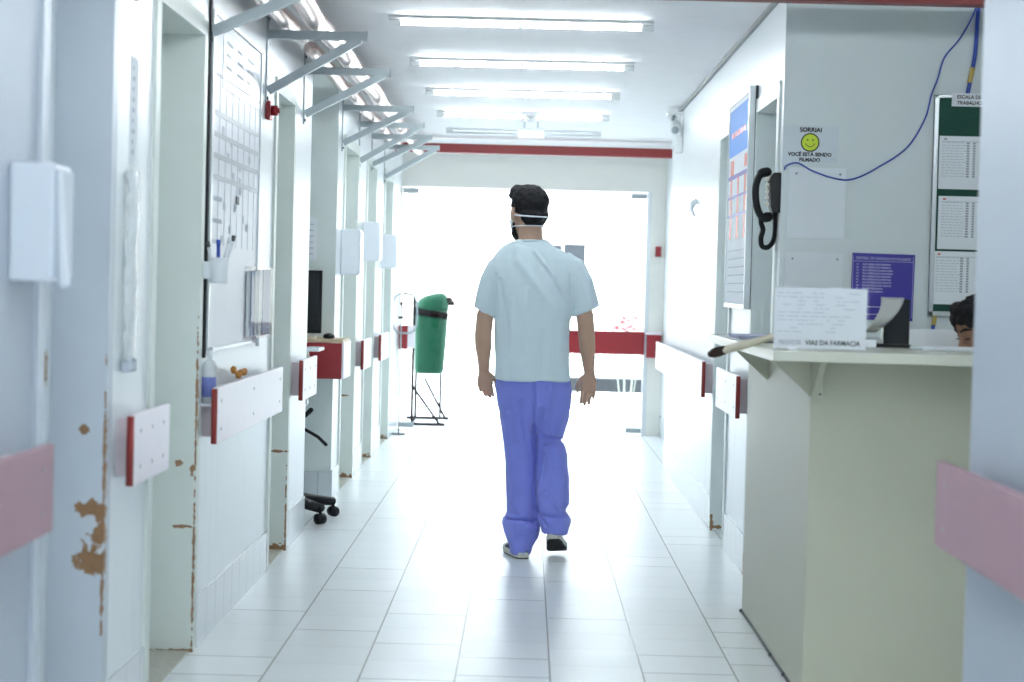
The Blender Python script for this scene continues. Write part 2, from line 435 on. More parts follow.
frame_left(4, 11.841, 12.750, [((XL - .03, 12.730, 0.0), (0.1, .03, 0.03)), ((XL - .06, 12.730, 0.55), (0.05, .03, 0.006))])
frame_left(5, 13.483, 14.284, [((XL - .03, 14.264, 0.0), (0.1, .03, 0.03))])
frame_left(6, 15.143, 16.023, [((XL - .03, 16.003, 0.0), (0.1, .03, 0.03))])
# strike plate on the first door
tag(MB().box(-1.2818, -1.2760, 5.085, 5.141, 1.00, 1.10).cyl((-1.2769, 5.114, 1.02), (-1.2730, 5.114, 1.02), 0.006).cyl((-1.2769, 5.114, 1.08), (-1.2730, 5.114, 1.08), 0.006)
    .build('strike_plate', chipped('worn_metal_plate', (0.66, 0.68, 0.66), [((-1.2701, 5.100, 1.05), (.1, .02, .04))]), None, False, 0.003),
    'small worn metal lock plate on the recessed door at far left', 'lock plate')

# right side: near wall, reception room, corridor wall
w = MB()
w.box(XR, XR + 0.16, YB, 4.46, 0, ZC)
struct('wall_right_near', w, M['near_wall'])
open_r = [(8.07, 8.82), (9.80, 10.47)]
w = MB(); y = 7.95
for a, c in open_r:
    w.box(XR, XR + WT, y, a, 0, ZC); w.box(XR, XR + WT, a, c, DH - 0.02, ZC); y = c
w.box(XR, XR + WT, y, 14.1, 0, ZC)
w.box(1.22, 1.40, 14.1, YE, 0, ZC)
struct('wall_right', w, M['wall'])
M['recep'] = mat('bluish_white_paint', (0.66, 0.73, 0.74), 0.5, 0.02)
struct('wall_reception_back', MB().box(XR + 0.0005, 3.5, 7.948, 8.08, 0, ZC).box(XR + WT, XR + WT + .01, 8.08, 8.1, 0, ZC), M['recep'])
struct('wall_reception_side', MB().box(3.5, 3.6, 1.5, 8.08, 0, ZC).box(XR + 0.16, 3.5, 1.4, 1.5, 0, ZC), M['recep'])
b = MB(); y = 7.96
for a, c in open_r: b.box(XR - 0.008, XR, y, a, 0, 0.18); y = c
b.box(XR - 0.008, XR, y, 14.1, 0, 0.18); b.box(XR - 0.008, XR, YB, 4.46, 0, 0.18); b.box(1.212, 1.22, 14.1, YE, 0, 0.18)
struct('baseboard_right', b, M['skirt'])
def frame_right(n, a, c, spots):
    m = chipped('worn_frame_paint_r%d' % n, (0.70, 0.76, 0.74), spots)
    t = MB(); F = 0.010; D = XR + 0.143; H = DH - 0.02
    t.box(XR - F, D, c - 0.02, c, 0.001, H); t.box(XR - F, D, a, a + 0.02, 0.001, H); t.box(XR - F, D, a + 0.02, c - 0.02, H - 0.02, H)
    t.box(XR - F, XR, c, c + 0.045, 0.001, H + 0.045); t.box(XR - F, XR, a - 0.045, a, 0.001, H + 0.045); t.box(XR - F, XR, a, c, H, H + 0.045)
    struct('trim_%d' % (n + 1), t, m)
    d = struct('door_%d' % n, MB().box(D + 0.0005, D + 0.045, a + 0.001, c - 0.001, 0.002, H - 0.001), M['door'])
    h = MB().cyl((D + 0.005, a + 0.10, 1.02), (D - 0.045, a + 0.10, 1.02), 0.011).cyl((D - 0.045, a + 0.09, 1.02), (D - 0.045, a + 0.21, 1.02), 0.010)
    h.build('door_handle', M['alu'], d, True)
frame_right(7, 8.07, 8.82, [((XR, 8.8, 0.0), (.1, .1, .1))])
frame_right(8, 9.80, 10.47, [((XR, 10.45, 0.05), (.008, .03, .06)), ((XR + .03, 10.45, 0.02), (.05, .03, .008)), ((XR - .008, 9.78, 0.06), (.006, .012, .05))])
# ceiling edge trim, beams
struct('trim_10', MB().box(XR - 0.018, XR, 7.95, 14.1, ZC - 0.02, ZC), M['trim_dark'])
struct('trim_11', MB().box(XL, 1.22, 16.26, 16.34, 2.418, 2.494), M['red_beam'])
struct('trim_12', MB().box(XL, 2.2, 7.28, 7.36, 2.405, 2.485), M['dark_red'])
struct('wall_end', MB().box(XL - WT, 1.40, YE, YE + 0.15, 2.17, ZC).box(1.09, 1.40, YE, YE + 0.15, 0, 2.17).box(XL - WT, XL + 0.01, YE, YE + 0.15, 0, 2.17), M['cream'])
struct('wall_back', MB().box(-2.7, -1.0, YB - 0.1, YB, 0, ZC).box(0.9, 3.6, YB - 0.1, YB, 0, ZC).box(-1.0, 0.9, YB - 0.1, YB, 2.3, ZC), M['wall'])
wn_ = struct('added_window_1', MB().box(-1.0, -0.95, YB - 0.09, YB - 0.02, 0, 2.3).box(0.85, 0.9, YB - 0.09, YB - 0.02, 0, 2.3).box(-0.95, 0.85, YB - 0.09, YB - 0.02, 2.25, 2.3).box(-0.07, -0.03, YB - 0.09, YB - 0.02, 0, 2.25), M['alu'])  # unseen window, added to light surfaces that face the camera
MB().box(-0.95, 0.85, YB - 0.06, YB - 0.05, 0, 2.25).build('added_window_pane', M['glass'], wn_)
# outside
struct('ground_outside', MB().box(-30, 30, YE + 0.02, 60, -0.12, -0.002).box(-30, 30, -40, YB, -0.12, -0.002), M['concrete'])

# glass doors at the end
def glass_leaf(x0, x1, label, hx):
    t = thing('glass_door', ((x0 + x1) / 2, YE + 0.06, 0.0), label, 'glass door', 'glass doors at the corridor end')
    MB().box(x0, x1, YE + 0.055, YE + 0.065, 0.012, 2.165).build('glass_pane', M['glass'], t)
    for z0, z1 in ((0.015, 0.065), (2.11, 2.16)):
        MB().box(min(hx, hx + (0.14 if hx < 0 else -0.14)), max(hx, hx + (0.14 if hx < 0 else -0.14)), YE + 0.045, YE + 0.075, z0, z1).build('patch_fitting', M['steel'], t, False, 0.003)
    return t
glass_leaf(-1.125, -0.04, 'left clear glass door leaf at the bright corridor end, beside the green bin', -1.125)
rd = glass_leaf(-0.03, 1.05, 'right clear glass door leaf at the corridor end, with the red board and taped notices', 1.05)
struct('trim_13', MB().box(1.052, 1.09, YE + 0.02, YE + 0.1, 0, 2.17), M['alu'])
tag(MB().box(-0.02, 1.06, YE - 0.005, YE + 0.03, 0.72, 0.925).box(0.05, 0.11, YE + 0.03, YE + 0.055, 0.78, 0.86).box(0.93, 0.99, YE + 0.03, YE + 0.055, 0.78, 0.86)
    .build('door_guard_board', M['red'], None, False, 0.006), 'wide red bump board across the right glass door, behind the walking man', 'bump board')
for x0, x1, z0, z1, l in ((0.325, 0.51, 1.20, 1.69, 'large pale grey notice taped to the right glass door, right of the small one'),
                          (0.20, 0.30, 1.33, 1.68, 'small grey notice on the glass door, just behind the man\'s shoulder')):
    n_ = MB().box(x0, x1, YE + 0.048, YE + 0.0545, z0, z1)
    tag(n_.build('notice', mat('grey_notice', (0.30, 0.32, 0.36), 0.6)), l, 'notice')

# ------------------------------------------------------------------ ceiling lamps
def lamp(y, label, x0=-0.68, x1=0.56, tube='tube'):
    cx = (x0 + x1) / 2; L = (x1 - x0) / 2
    t = thing('ceiling_lamp', (cx, y, ZC), label, 'ceiling lamp', 'fluorescent battens on the corridor ceiling')
    MB().box(cx - L, cx + L, y - 0.045, y + 0.045, ZC - 0.014, ZC).build('lamp_body', M['lamp_body'], t, False, 0.004)
    MB().cyl((cx - L + 0.06, y, ZC - 0.031), (cx + L - 0.06, y, ZC - 0.031), 0.0085, 16).build('lamp_tube', M[tube], t, True)
    for s in (-1, 1):
        a = cx + s * (L - 0.03)
        MB().box(a - 0.03, a + 0.03, y - 0.016, y + 0.016, ZC - 0.045, ZC - 0.016).build('lamp_holder', M['lamp_body'], t, False, 0.003)
    MB().box(cx - 0.012, cx + 0.012, y - 0.013, y + 0.013, ZC - 0.044, ZC - 0.016).build('tube_clip', M['lamp_body'], t)
    return t
lamp(9.03, 'nearest visible fluorescent batten, widest across the ceiling')
lamp(10.68, 'second fluorescent batten from the front of the ceiling')
lamp(12.3, 'third fluorescent batten from the front of the ceiling')
lamp(13.87, 'fourth fluorescent batten, just in front of the ceiling dome')
lamp(15.4, 'farthest fluorescent batten, unlit, nearest the red beam', tube='lamp_body')
lamp(5.6, 'added unseen fluorescent batten on the near corridor ceiling in front of the dark red beam')  # unseen batten added to brighten the near corridor
for yy, lb in ((4.0, 'nearest in front of the viewer'), (2.4, 'just ahead of the viewer'), (0.8, 'directly above the viewer')): lamp(yy, 'added fluorescent batten on the ceiling ' + lb + ', out of frame')  # more unseen battens, added as light from the camera side
lamp(5.2, 'added fluorescent batten on the reception room ceiling nearest the counter, out of frame', 1.7, 2.94)  # unseen batten added to light the reception area
lamp(3.4, 'added fluorescent batten on the reception room ceiling farther from the counter, out of frame', 1.5, 2.74)  # second unseen one, added to brighten the counter and back wall
# dome detector and emergency lamp
t = thing('smoke_detector', (0.0, 13.9, ZC), 'small white round detector on the ceiling between the last two lamps', 'smoke detector')
MB().cyl((0, 13.9, ZC), (0, 13.9, ZC - 0.03), 0.075).build('detector_base', M['lamp_body'], t, True)
MB().ell((0, 13.9, ZC - 0.03), (0.055, 0.055, 0.035)).build('detector_dome', M['lamp_body'], t, True)
t = thing('emergency_light', (-0.0, 14.6, ZC), 'boxy white emergency light hanging under the ceiling before the red beam', 'emergency light')
MB().box(-0.10, 0.10, 14.55, 14.65, ZC - 0.12, ZC - 0.055).build('light_housing', M['lamp_body'], t, False, 0.006)
MB().box(-0.092, 0.092, 14.545, 14.55, ZC - 0.068, ZC - 0.058).build('grey_top_band', M['steel'], t)
for x in (-0.05, 0.05): MB().cyl((x, 14.6, ZC), (x, 14.6, ZC - 0.055), 0.006).build('drop_rod', M['steel'], t)

# ------------------------------------------------------------------ steel brackets and foil duct
brs = [(6.790, 2.375, 2.17, 'nearest steel bracket, crossing the top of the wall chart'), (8.256, 2.37, 2.11, 'second steel bracket, just past the wall chart, above the red sounder'),
       (9.633, 2.37, 2.135, 'third steel bracket, between the third doorway and the alcove'), (11.626, 2.37, 2.14, 'fourth steel bracket, over the far edge of the alcove'),
       (12.799, 2.37, 2.11, 'fifth steel bracket from the front, past the alcove'), (13.825, 2.37, 2.15, 'sixth steel bracket from the front, next to last'), (15.046, 2.385, 2.13, 'farthest steel bracket, nearest the red beam')]
for (yy, zt, zb, lab) in brs:
    t = thing('wall_bracket', (XL, yy, zb), lab + ' on the left wall', 'bracket', 'steel brackets along the left wall top')
    L = 0.43
    MB().box(XL, XL + 0.006, yy - 0.02, yy + 0.02, zb - 0.05, zt + 0.08).build('wall_plate', M['steel'], t)
    MB().box(XL + 0.004, XL + L, yy - 0.018, yy + 0.018, zt - 0.036, zt).box(XL + L - 0.004, XL + L, yy - 0.02, yy + 0.02, zt - 0.04, zt + 0.004).build('arm', M['steel'], t)
    a = Vector((XL + 0.01, yy, zb)); c = Vector((XL + L - 0.03, yy, zt - 0.03)); d = (c - a).normalized(); n = Vector((-d.z, 0, d.x)) * 0.018
    m = MB(); vs = []
    for p in (a, c):
        for s1 in (-1, 1):
            for s2 in (-1, 1): vs.append(p + n * s1 + Vector((0, 0.016 * s2, 0)))
    m.add(vs, [(0, 1, 3, 2), (4, 6, 7, 5), (0, 4, 5, 1), (2, 3, 7, 6), (0, 2, 6, 4), (1, 5, 7, 3)]).build('diagonal_strut', M['steel'], t)
    for z in (zb - 0.03, zt + 0.05): MB().cyl((XL + 0.006, yy, z), (XL + 0.012, yy, z), 0.008, 10).build('bolt', M['dark_grey'], t)
t = thing('insulated_pipe', (-0.90, 4.0, 2.43), 'large shiny foil wrapped pipe lying on the steel brackets, nearer the corridor middle', 'pipe', 'foil pipes on the brackets')
pts = [(-0.93 + 0.008 * math.sin(k * 1.3), 5.0 + k * 0.4, 2.423 + 0.004 * math.sin(k * 2.1)) for k in range(29)]
MB().tube(pts, 0.045, 20).build('pipe_run', M['foil'], t, True)
MB().tube([(-0.93, 11.08, 2.43), (-0.93, 11.12, 2.43)], 0.050, 20).build('red_tape', M['red'], t, True)
t = tag(MB().tube([(-1.06, 5.0 + k * 0.5, 2.415 + 0.01 * math.sin(k)) for k in range(8)] + [(-1.06, 8.9, 2.44)], 0.04, 18, round_ends=True)
        .build('insulated_pipe', M['foil'], None, True), 'shorter foil wrapped pipe beside the wall, ending after the second bracket', 'pipe', 'foil pipes on the brackets')
tag(MB().tube([(-1.06, 9.2 + k * 0.5, 2.41 + 0.012 * math.sin(k * 1.7)) for k in range(14)], 0.036, 16, round_ends=True).build('insulated_pipe', M['foil'], None, True),
    'thin foil wrapped pipe close to the wall, over the far brackets', 'pipe', 'foil pipes on the brackets')

# ------------------------------------------------------------------ bump boards (handrails)
def rail(side, y0, y1, label, face=None, edge=None, z0=0.72, z1=0.92, X=None, ends='near'):
    wx = XL if side < 0 else XR
    fx = X if X is not None else wx - side * 0.068
    t = thing('bump_rail', (wx, (y0 + y1) / 2, z0), label, 'bump rail', 'bump rails along the corridor walls')
    a, c = sorted((fx, fx + side * 0.018))
    MB().box(a, c, y0 + 0.004, y1, z0, z1).build('rail_board', face or M['rail'], t, False, 0.004)
    MB().cyl(((a + c) / 2, y0, z0 + 0.004), ((a + c) / 2, y0, z1 - 0.004), 0.0105, 14).build('red_edge', edge or M['rail_red'], t, True)
    n = 2
    for k in range(n):
        yy = y0 + 0.10 if k == 0 else y1 - 0.18
        b0, b1 = sorted((wx, fx + side * 0.018))
        MB().box(b0, b1, yy, yy + 0.08, z0 + 0.02, z1 - 0.02).build('mounting_block', M['block'], t)
    for k in range(3):
        yy = y0 + 0.1 + (y1 - y0 - 0.2) * k / 2
        for z in (z0 + 0.05, z1 - 0.05):
            MB().cyl((fx, yy, z), (fx - side * 0.0015, yy, z), 0.006, 10).build('screw', M['steel'], t)
    return t
rail(-1, 2.6, 4.33, 'muted pink bump rail at the left edge of the photo, nearest the viewer', M['pink_rail'], X=-1.058)
rail(-1, 5.276, 5.813, 'short white bump rail with red edge between the first two left doorways')
rail(-1, 6.702, 8.519, 'long white bump rail with red edge below the wall chart')
rail(-1, 9.281, 9.907, 'white bump rail with red edge just before the alcove')
rail(-1, 12.750, 13.365, 'thin slice of white bump rail beyond the alcove, before the fifth doorway')
rail(-1, 14.284, 15.065, 'white bump rail with red edge below the farthest dispenser')
rail(1, 2.4, 4.50, 'muted pink bump rail at the right edge of the photo, on the near wall end', M['pink_rail'])
rail(1, 8.80, 9.74, 'white bump rail with red edge under the poster, right of the counter brush')
rail(1, 10.52, 14.3, 'long white bump rail on the right wall leading to the glass doors')
t = thing('bump_rail', (XL + 0.05, YE, 0.72), 'red bump board with white return facing the viewer at the far left end', 'bump rail', 'bump rails along the corridor walls')
MB().box(XL + 0.012, -1.05, YE - 0.07, YE - 0.052, 0.72, 0.93).build('red_board', M['red'], t, False, 0.003)
MB().box(-1.05, -0.985, YE - 0.07, YE - 0.052, 0.73, 0.93).box(XL + 0.012, XL + 0.03, YE - 0.052, YE, 0.74, 0.91).build('white_return', M['rail'], t, False, 0.003)
t = thing('bump_rail', (1.14, YE, 0.72), 'small red bump block with white top beside the glass door, far right', 'bump rail', 'bump rails along the corridor walls')
MB().box(1.075, 1.20, YE - 0.09, YE - 0.03, 0.70, 0.905).build('red_board', M['red'], t, False, 0.004)
MB().box(1.06, 1.205, YE - 0.1, YE, 0.905, 0.925).build('white_top', M['rail'], t, False, 0.003)

# ------------------------------------------------------------------ dispensers on the left wall
def dispenser(y, z0, z1, label, depth=0.115, wid=0.22):
    t = thing('paper_dispenser', (XL, y, z0), label, 'dispenser', 'white box dispensers on the left wall')
    MB().box(XL, XL + depth, y, y + wid, z0, z1).build('housing', M['white_plastic'], t, False, 0.008)
    MB().box(XL + depth - 0.002, XL + depth + 0.006, y + 0.004, y + wid - 0.004, z0 + 0.01, z1 - 0.012).build('front_cover', M['white_plastic'], t, False, 0.004)
    return t
d = dispenser(4.211, 1.285, 1.545, 'large white sanitizer dispenser at left edge, with a drip nozzle', .10, .16)
d.children[0].data.materials[0] = M['blue_plastic']
m = MB(); m.tube([(XL + .105, 4.230, 1.52), (XL + .112, 4.230, 1.42), (XL + .116, 4.230, 1.33), (XL + .120, 4.230, 1.285)], [.007, .010, .012, .014], 14, round_ends=True)
m.build('nozzle', M['white_plastic'], d, True)
dispenser(11.704, 1.345, 1.625, 'white box dispenser just past the alcove, before the fourth doorway')
dispenser(13.238, 1.45, 1.72, 'white box dispenser between the fourth and fifth doorways, set higher')
dispenser(14.948, 1.42, 1.68, 'farthest white box dispenser on the left wall')

# ------------------------------------------------------------------ first wall pier: hooks, sleeve
for i, (yy, lab) in enumerate(((5.295, 'left of two dark metal hooks hanging at the top left'), (5.413, 'right of two dark metal hooks hanging at the top left'))):
    t = tag(MB().tube([(XL + 0.002, yy, 2.20), (XL + 0.022, yy, 2.19), (XL + 0.024, yy, 2.16), (XL + 0.024, yy, 2.10), (XL + 0.022, yy, 2.075)], 0.006, 10).box(XL, XL + 0.006, yy - 0.012, yy + 0.012, 2.13, 2.23)
            .build('wall_hook', M['dark_grey'], None, True), lab, 'hook')
t = thing('plastic_sleeve', (XL, 5.491, 1.1), 'crumpled clear plastic sleeve hanging on the first wall pier', 'plastic sleeve')
rings = []
for k in range(44):
    z = 1.60 - k * 0.0125
    wv = 0.055 + 0.012 * noise.noise(Vector((k * .3, 0, 0)))
    ring = []
    for j in range(16):
        a = 2 * PI * j / 16
        r = 1 + 0.35 * noise.noise(Vector((math.cos(a) * 1.5, math.sin(a) * 1.5, k * 0.35)))
        ring.append((XL + 0.018 + 0.014 * math.cos(a) * r, 5.442 + wv * math.sin(a) * r, z))
    rings.append(ring)
MB().loft(rings).build('crumpled_film', M['film'], t, True)
MB().box(XL + .004, XL + .03, 5.393, 5.491, 1.03, 1.07).build('grey_tip', M['pale_print'], t, False, .004)
g = MB().box(XL, XL + .0015, 5.471, 5.569, 1.62, 1.93).build('paper_strip', M['paper'], t)
for k in range(9): MB().box(XL + .0015, XL + .002, 5.491, 5.510 + 0.03 * random.random(), 1.65 + k * .03, 1.662 + k * .03).build('print_mark', M['pale_print'], g)

# ------------------------------------------------------------------ the wall chart (white board) on the left
t = thing('wall_chart', (XL, 7.621, 1.04), 'large glossy white planning chart with grey grid on the left wall', 'wall chart')
y0, y1, z0, z1 = 6.80, 8.011, 1.04, 2.25
MB().box(XL, XL + 0.012, y0, y1, z0, z1).build('panel', M['whiteboard'], t)
MB().box(XL, XL + 0.010, y0 - 0.035, y0 - 0.005, z0 - 0.02, z1 + 0.03).build('black_side_strip', M['black'], t, False, 0.003)
MB().box(XL, XL + 0.016, y0 - 0.004, y0 + 0.03, z0, z1).box(XL, XL + 0.018, y1 - 0.012, y1, z0, z1).box(XL, XL + 0.018, y0, y1, z1 - 0.012, z1).box(XL, XL + 0.018, y0, y1, z0, z0 + .012).build('frame', M['alu'], t)
gx = XL + 0.012
m = MB()
for k in range(7): m.box(gx, gx + 0.001, y0 + 0.17 + k * 0.15, y0 + 0.176 + k * 0.15, 1.42, 2.03)
m.build('column_lines', M['pale_print'], t)
m = MB()
for z in (1.897, 1.82, 1.744, 1.667): m.box(gx, gx + 0.0014, y0 + 0.04, y1 - 0.05, z - .009, z + .009)
m.box(gx, gx + 0.003, y0 + 0.03, y1 - 0.03, 2.03, 2.038)
m.build('row_bars', mat('mid_grey_bar', (.42, .45, .50), .4), t)
m = MB()
for z in (1.59, 1.51, 1.435, 1.36): m.box(gx, gx + 0.0014, y0 + 0.04, y0 + 0.26, z - .008, z + .008)
m.build('row_stubs', M['pale_print'], t)
MB().box(gx, gx + 0.002, y0 + 0.22, y1 - 0.06, 2.0, 2.22).build('taped_poster', mat('pale_blue_sheet', (0.62, 0.70, 0.80), 0.3), t)
for k in range(12): MB().box(gx + .002, gx + .0026, y0 + 0.3 + (k % 3) * .26, y0 + 0.38 + (k % 3) * .26 + .1 * random.random(), 2.03 + .045 * (k // 3), 2.042 + .045 * (k // 3)).build('poster_print', M['pale_print'], t)
for k in range(14):
    yy = random.uniform(y0 + .2, y1 - .2); zz = random.uniform(1.4, 1.9)
    MB().box(gx, gx + .0012, yy, yy + .05, zz, zz + .03).build('pencilled_note', M['pale_print'], t)
MB().box(gx, gx + .004, y0 + 0.60, y0 + 0.66, 1.59, 1.62).build('dark_magnet', M['dark_grey'], t)
for yy in (y0, y1 - .03):
    MB().box(XL + .018, XL + .034, yy, yy + .03, z0 - .015, z0 + .02).build('corner_clip', M['white_plastic'], t, False, .003)
# pen cup
t = thing('pen_cup', (XL, 6.712, 1.285), 'white pen cup holding markers, clipped to the near edge of the wall chart', 'pen cup')
cx, cy = XL + 0.062, 6.712
m = MB(); m.loft([[(cx + .034 * math.cos(a * PI / 12) * s, cy + .034 * math.sin(a * PI / 12) * s, z) for a in range(24)] for s, z in ((.85, 1.285), (1, 1.29), (1.05, 1.375), (.95, 1.375), (.85, 1.31))])
m.build('cup', M['white_plastic'], t, True)
MB().box(XL + .012, XL + .035, cy - .02, cy + .02, 1.30, 1.36).build('clip', M['white_plastic'], t)
for i, (ax, ay, tl, cm, lab) in enumerate(((-.022, 0, -.02, 'dark_grey', 'marker with dark cap, leftmost in the pen cup'), (-.004, .008, 0.0, 'blue_cable', 'blue pen in the middle of the pen cup'),
                                      (.014, -.004, .028, 'white_plastic', 'white marker leaning right in the pen cup'), (.02, .012, .035, 'dark_grey', 'tall marker with dark tip leaning right in the cup'))):
    mk = thing('marker', (cx + ax * .6, cy + ay, 1.305), lab, 'marker', 'markers in the pen cup')
    p = Vector((cx + ax * .6, cy + ay, 1.312)); q = Vector((cx + ax + tl * .7, cy + ay, 1.41 + .008 * i)); d = (q - p).normalized()
    MB().cyl(p, q, 0.0065, 12).build('barrel', M['white_plastic'] if i != 1 else M['blue_cable'], mk, True)
    MB().cyl(q, q + d * .02, 0.0072, 12).build('cap', M[cm], mk, True)
# folder on the chart
t = thing('document_holder', (XL, 8.011, 1.13), 'clear document holder with blue grey pages at the lower right of the wall chart', 'document holder')
MB().box(gx + .002, gx + .030, 7.679, 8.304, 1.06, 1.355).build('clear_pocket', M['acrylic'], t)
for k in range(5):
    MB().box(gx + .004 + .004 * k, gx + .0065 + .004 * k, 7.699 + .09 * k, 8.246 + .01 * k, 1.07, 1.33 + .004 * k).build('page', [M['paper'], mat('bluish_page', (.35, .42, .58), .6), M['pale_print'], M['paper'], mat('slate_page', (.28, .33, .46), .6)][k], t)
# sanitizer bottle, orange cloth behind/on rail
t = thing('sanitizer_bottle', (XL + .03, 6.771, .86), 'clear sanitizer bottle with blue label behind the near end of the long rail', 'bottle')
def prof(cx, cy, pr, n=20): return [[(cx + r * math.cos(2 * PI * j / n), cy + r * math.sin(2 * PI * j / n), z) for j in range(n)] for r, z in pr]
MB().loft(prof(XL + .030, 6.751, [(.022, .862), (.025, .868), (.025, .99), (.021, 1.005), (.009, 1.018), (.009, 1.03)])).build('bottle_body', M['film'], t, True)
MB().loft(prof(XL + .030, 6.751, [(.0256, .885), (.0256, .955)])).build('blue_label', mat('bottle_label', (.16, .20, .50), .5), t, True)
MB().loft(prof(XL + .030, 6.751, [(.011, 1.03), (.011, 1.048), (.006, 1.05)])).build('cap', M['white_plastic'], t, True)
MB().box(XL, XL + .062, 6.712, 6.790, .853, .861).build('little_shelf', M['white_plastic'], t)
m = MB()
for k in range(9): m.ell((XL + .045 + random.uniform(-.015, .010), 7.269 + k * .03, .932 + random.uniform(0, .012) + (.016 if k < 2 else 0)), (.012, .024, .013), 10, 6)
tag(link('crumpled_cloth', remesh(m, 'crumpled_cloth', .006, 1, lambda c, n: n * .006 * noise.noise(c * 60)), M['cloth_orange'], None, True),
    'crumpled orange brown cloth tucked on top of the long rail', 'cloth')
# red sounder
t = thing('alarm_sounder', (XL, 8.304, 2.0), 'small red alarm knob on the left wall beside the chart top', 'alarm')
MB().box(XL, XL + .022, 8.246, 8.324, 1.99, 2.07).build('base', M['red'], t, False, .004)
MB().cyl((XL + .022, 8.285, 2.03), (XL + .05, 8.285, 2.03), .022).cyl((XL + .05, 8.285, 2.03), (XL + .058, 8.285, 2.03), .012).build('knob', M['red'], t, True)

# ------------------------------------------------------------------ alcove desk, monitor, chair
t = thing('alcove_desk', (-1.5632, 11.236, .74), 'wall desk with red apron and white end in the left alcove', 'desk')
MB().box(-2.2471, -1.0503, 10.991, 11.009, .745, .95).build('red_apron', M['red'], t, False, .002)
MB().box(-1.0503, -1.0376, 10.991, 11.421, .745, .955).build('white_end_panel', M['rail'], t, False, .002)
MB().box(-2.2471, -1.0454, 10.991, 11.416, .952, .972).build('worktop', M['wood_edge'], t, False, .003)
MB().box(-2.2471, -1.0845, 11.011, 11.416, .755, .768).build('underside_panel', M['white_plastic'], t)
t = thing('monitor', (-1.3287, 11.157, .972), 'black monitor standing on the alcove desk', 'monitor')
MB().box(-1.6218, -1.1871, 11.138, 11.167, 1.00, 1.365).build('bezel', M['black'], t, False, .004)
MB().box(-1.6072, -1.2017, 11.136, 11.138, 1.02, 1.35).build('screen', M['black_gloss'], t)
MB().box(-1.4655, -1.4069, 11.177, 11.196, .98, 1.15).build('neck', M['black'], t)
MB().box(-1.5632, -1.2506, 11.099, 11.255, .972, .984).build('foot', M['black'], t, False, .004)
m = MB().ell((-1.1382, 11.118, .985), (.034, .055, .020))
tag(m.build('computer_mouse', M['black'], None, True), 'black computer mouse at the front corner of the alcove desk', 'mouse')
tag(MB().box(-1.2701, -1.2066, 11.040, 11.099, .972, .99).build('small_box', M['chair_cream'], None, False, .004), 'small cream box beside the black mouse on the alcove desk', 'box')
t = tag(MB().box(-1.3092, -1.2554, 11.423, 11.425, 1.43, 1.68).build('wall_notice', M['paper']), 'narrow paper notice on the alcove panel above the monitor', 'notice')
for k in range(6): MB().box(-1.2994, -1.2701 - .006 * random.random(), 11.422, 11.423, 1.46 + k * .035, 1.467 + k * .035).build('print_line', M['pale_print'], t)
# office chair
t = thing('office_chair', (-1.3092, 10.473, 0), 'office chair with cream back and black star base half hidden in the alcove', 'office chair')
cx, cy = -1.3092, 10.473
for k in range(5):
    a = k * 2 * PI / 5 - 0.72
    e = Vector((cx + .31 * math.cos(a), cy + .31 * math.sin(a), .085))
    MB().tube([(cx + .02 * math.cos(a), cy + .02 * math.sin(a), .12), (cx + .15 * math.cos(a), cy + .15 * math.sin(a), .105), e], [.05, .043, .034], 10, flat=((0, 0, 1), .7)).build('base_arm', M['black'], t, True)
    c = MB().cyl((e.x - .022 * math.sin(a), e.y + .022 * math.cos(a), .03), (e.x + .022 * math.sin(a), e.y - .022 * math.cos(a), .03), .029, 16)
    c.cyl((e.x, e.y, .05), (e.x, e.y, .09), .008, 8); c.build('caster', M['black'], t, True)
m = MB().cyl((cx, cy, .10), (cx, cy, .46), .028).cyl((cx, cy, .10), (cx, cy, .16), .05); m.build('gas_column', M['black'], t, True)
m = MB().tube([(cx + .02, cy - .05, .50), (cx + .12, cy - .07, .50), (cx + .20, cy - .09, .46), (cx + .245, cy - .1, .42)], .009, 10, round_ends=True); m.build('lever', M['black'], t, True)
MB().tube([(cx, cy + .02, .56), (cx + .12, cy - .02, .57), (cx + .15, cy - .02, .60)], .014, 10, round_ends=True).build('tilt_knob', M['black'], t, True)
MB().box(cx - .23, cx + .11, cy - .22, cy + .24, .60, .66).build('seat', M['chair_cream'], t, False, .025)
m = MB(); rr = []
for k in range(9):
    z = .74 + k * .0305; hw = .17 * math.sqrt(max(0, 1 - (k / 8.304) ** 4)); rr.append([(cx + hw * a, cy - .22 + .02 * a * a + b_, z) for a, b_ in ((-1, 0), (-.5, 0), (0, 0), (.5, 0), (1, 0), (1, .03), (.5, .03), (0, .03), (-.5, .03), (-1, .03))])
m.loft(rr).build('backrest', M['chair_cream'], t, True)
MB().box(cx + .12, cx + .21, cy - .22, cy + .04, .925, .945).box(cx + .13, cx + .15, cy - .2, cy - .17, .64, .93).build('armrest', M['white_plastic'], t, False, .006)
MB().tube([(cx, cy, .6), (cx, cy - .25, .62), (cx, cy - .25, .8)], .015, 8).build('back_bracket', M['black'], t)

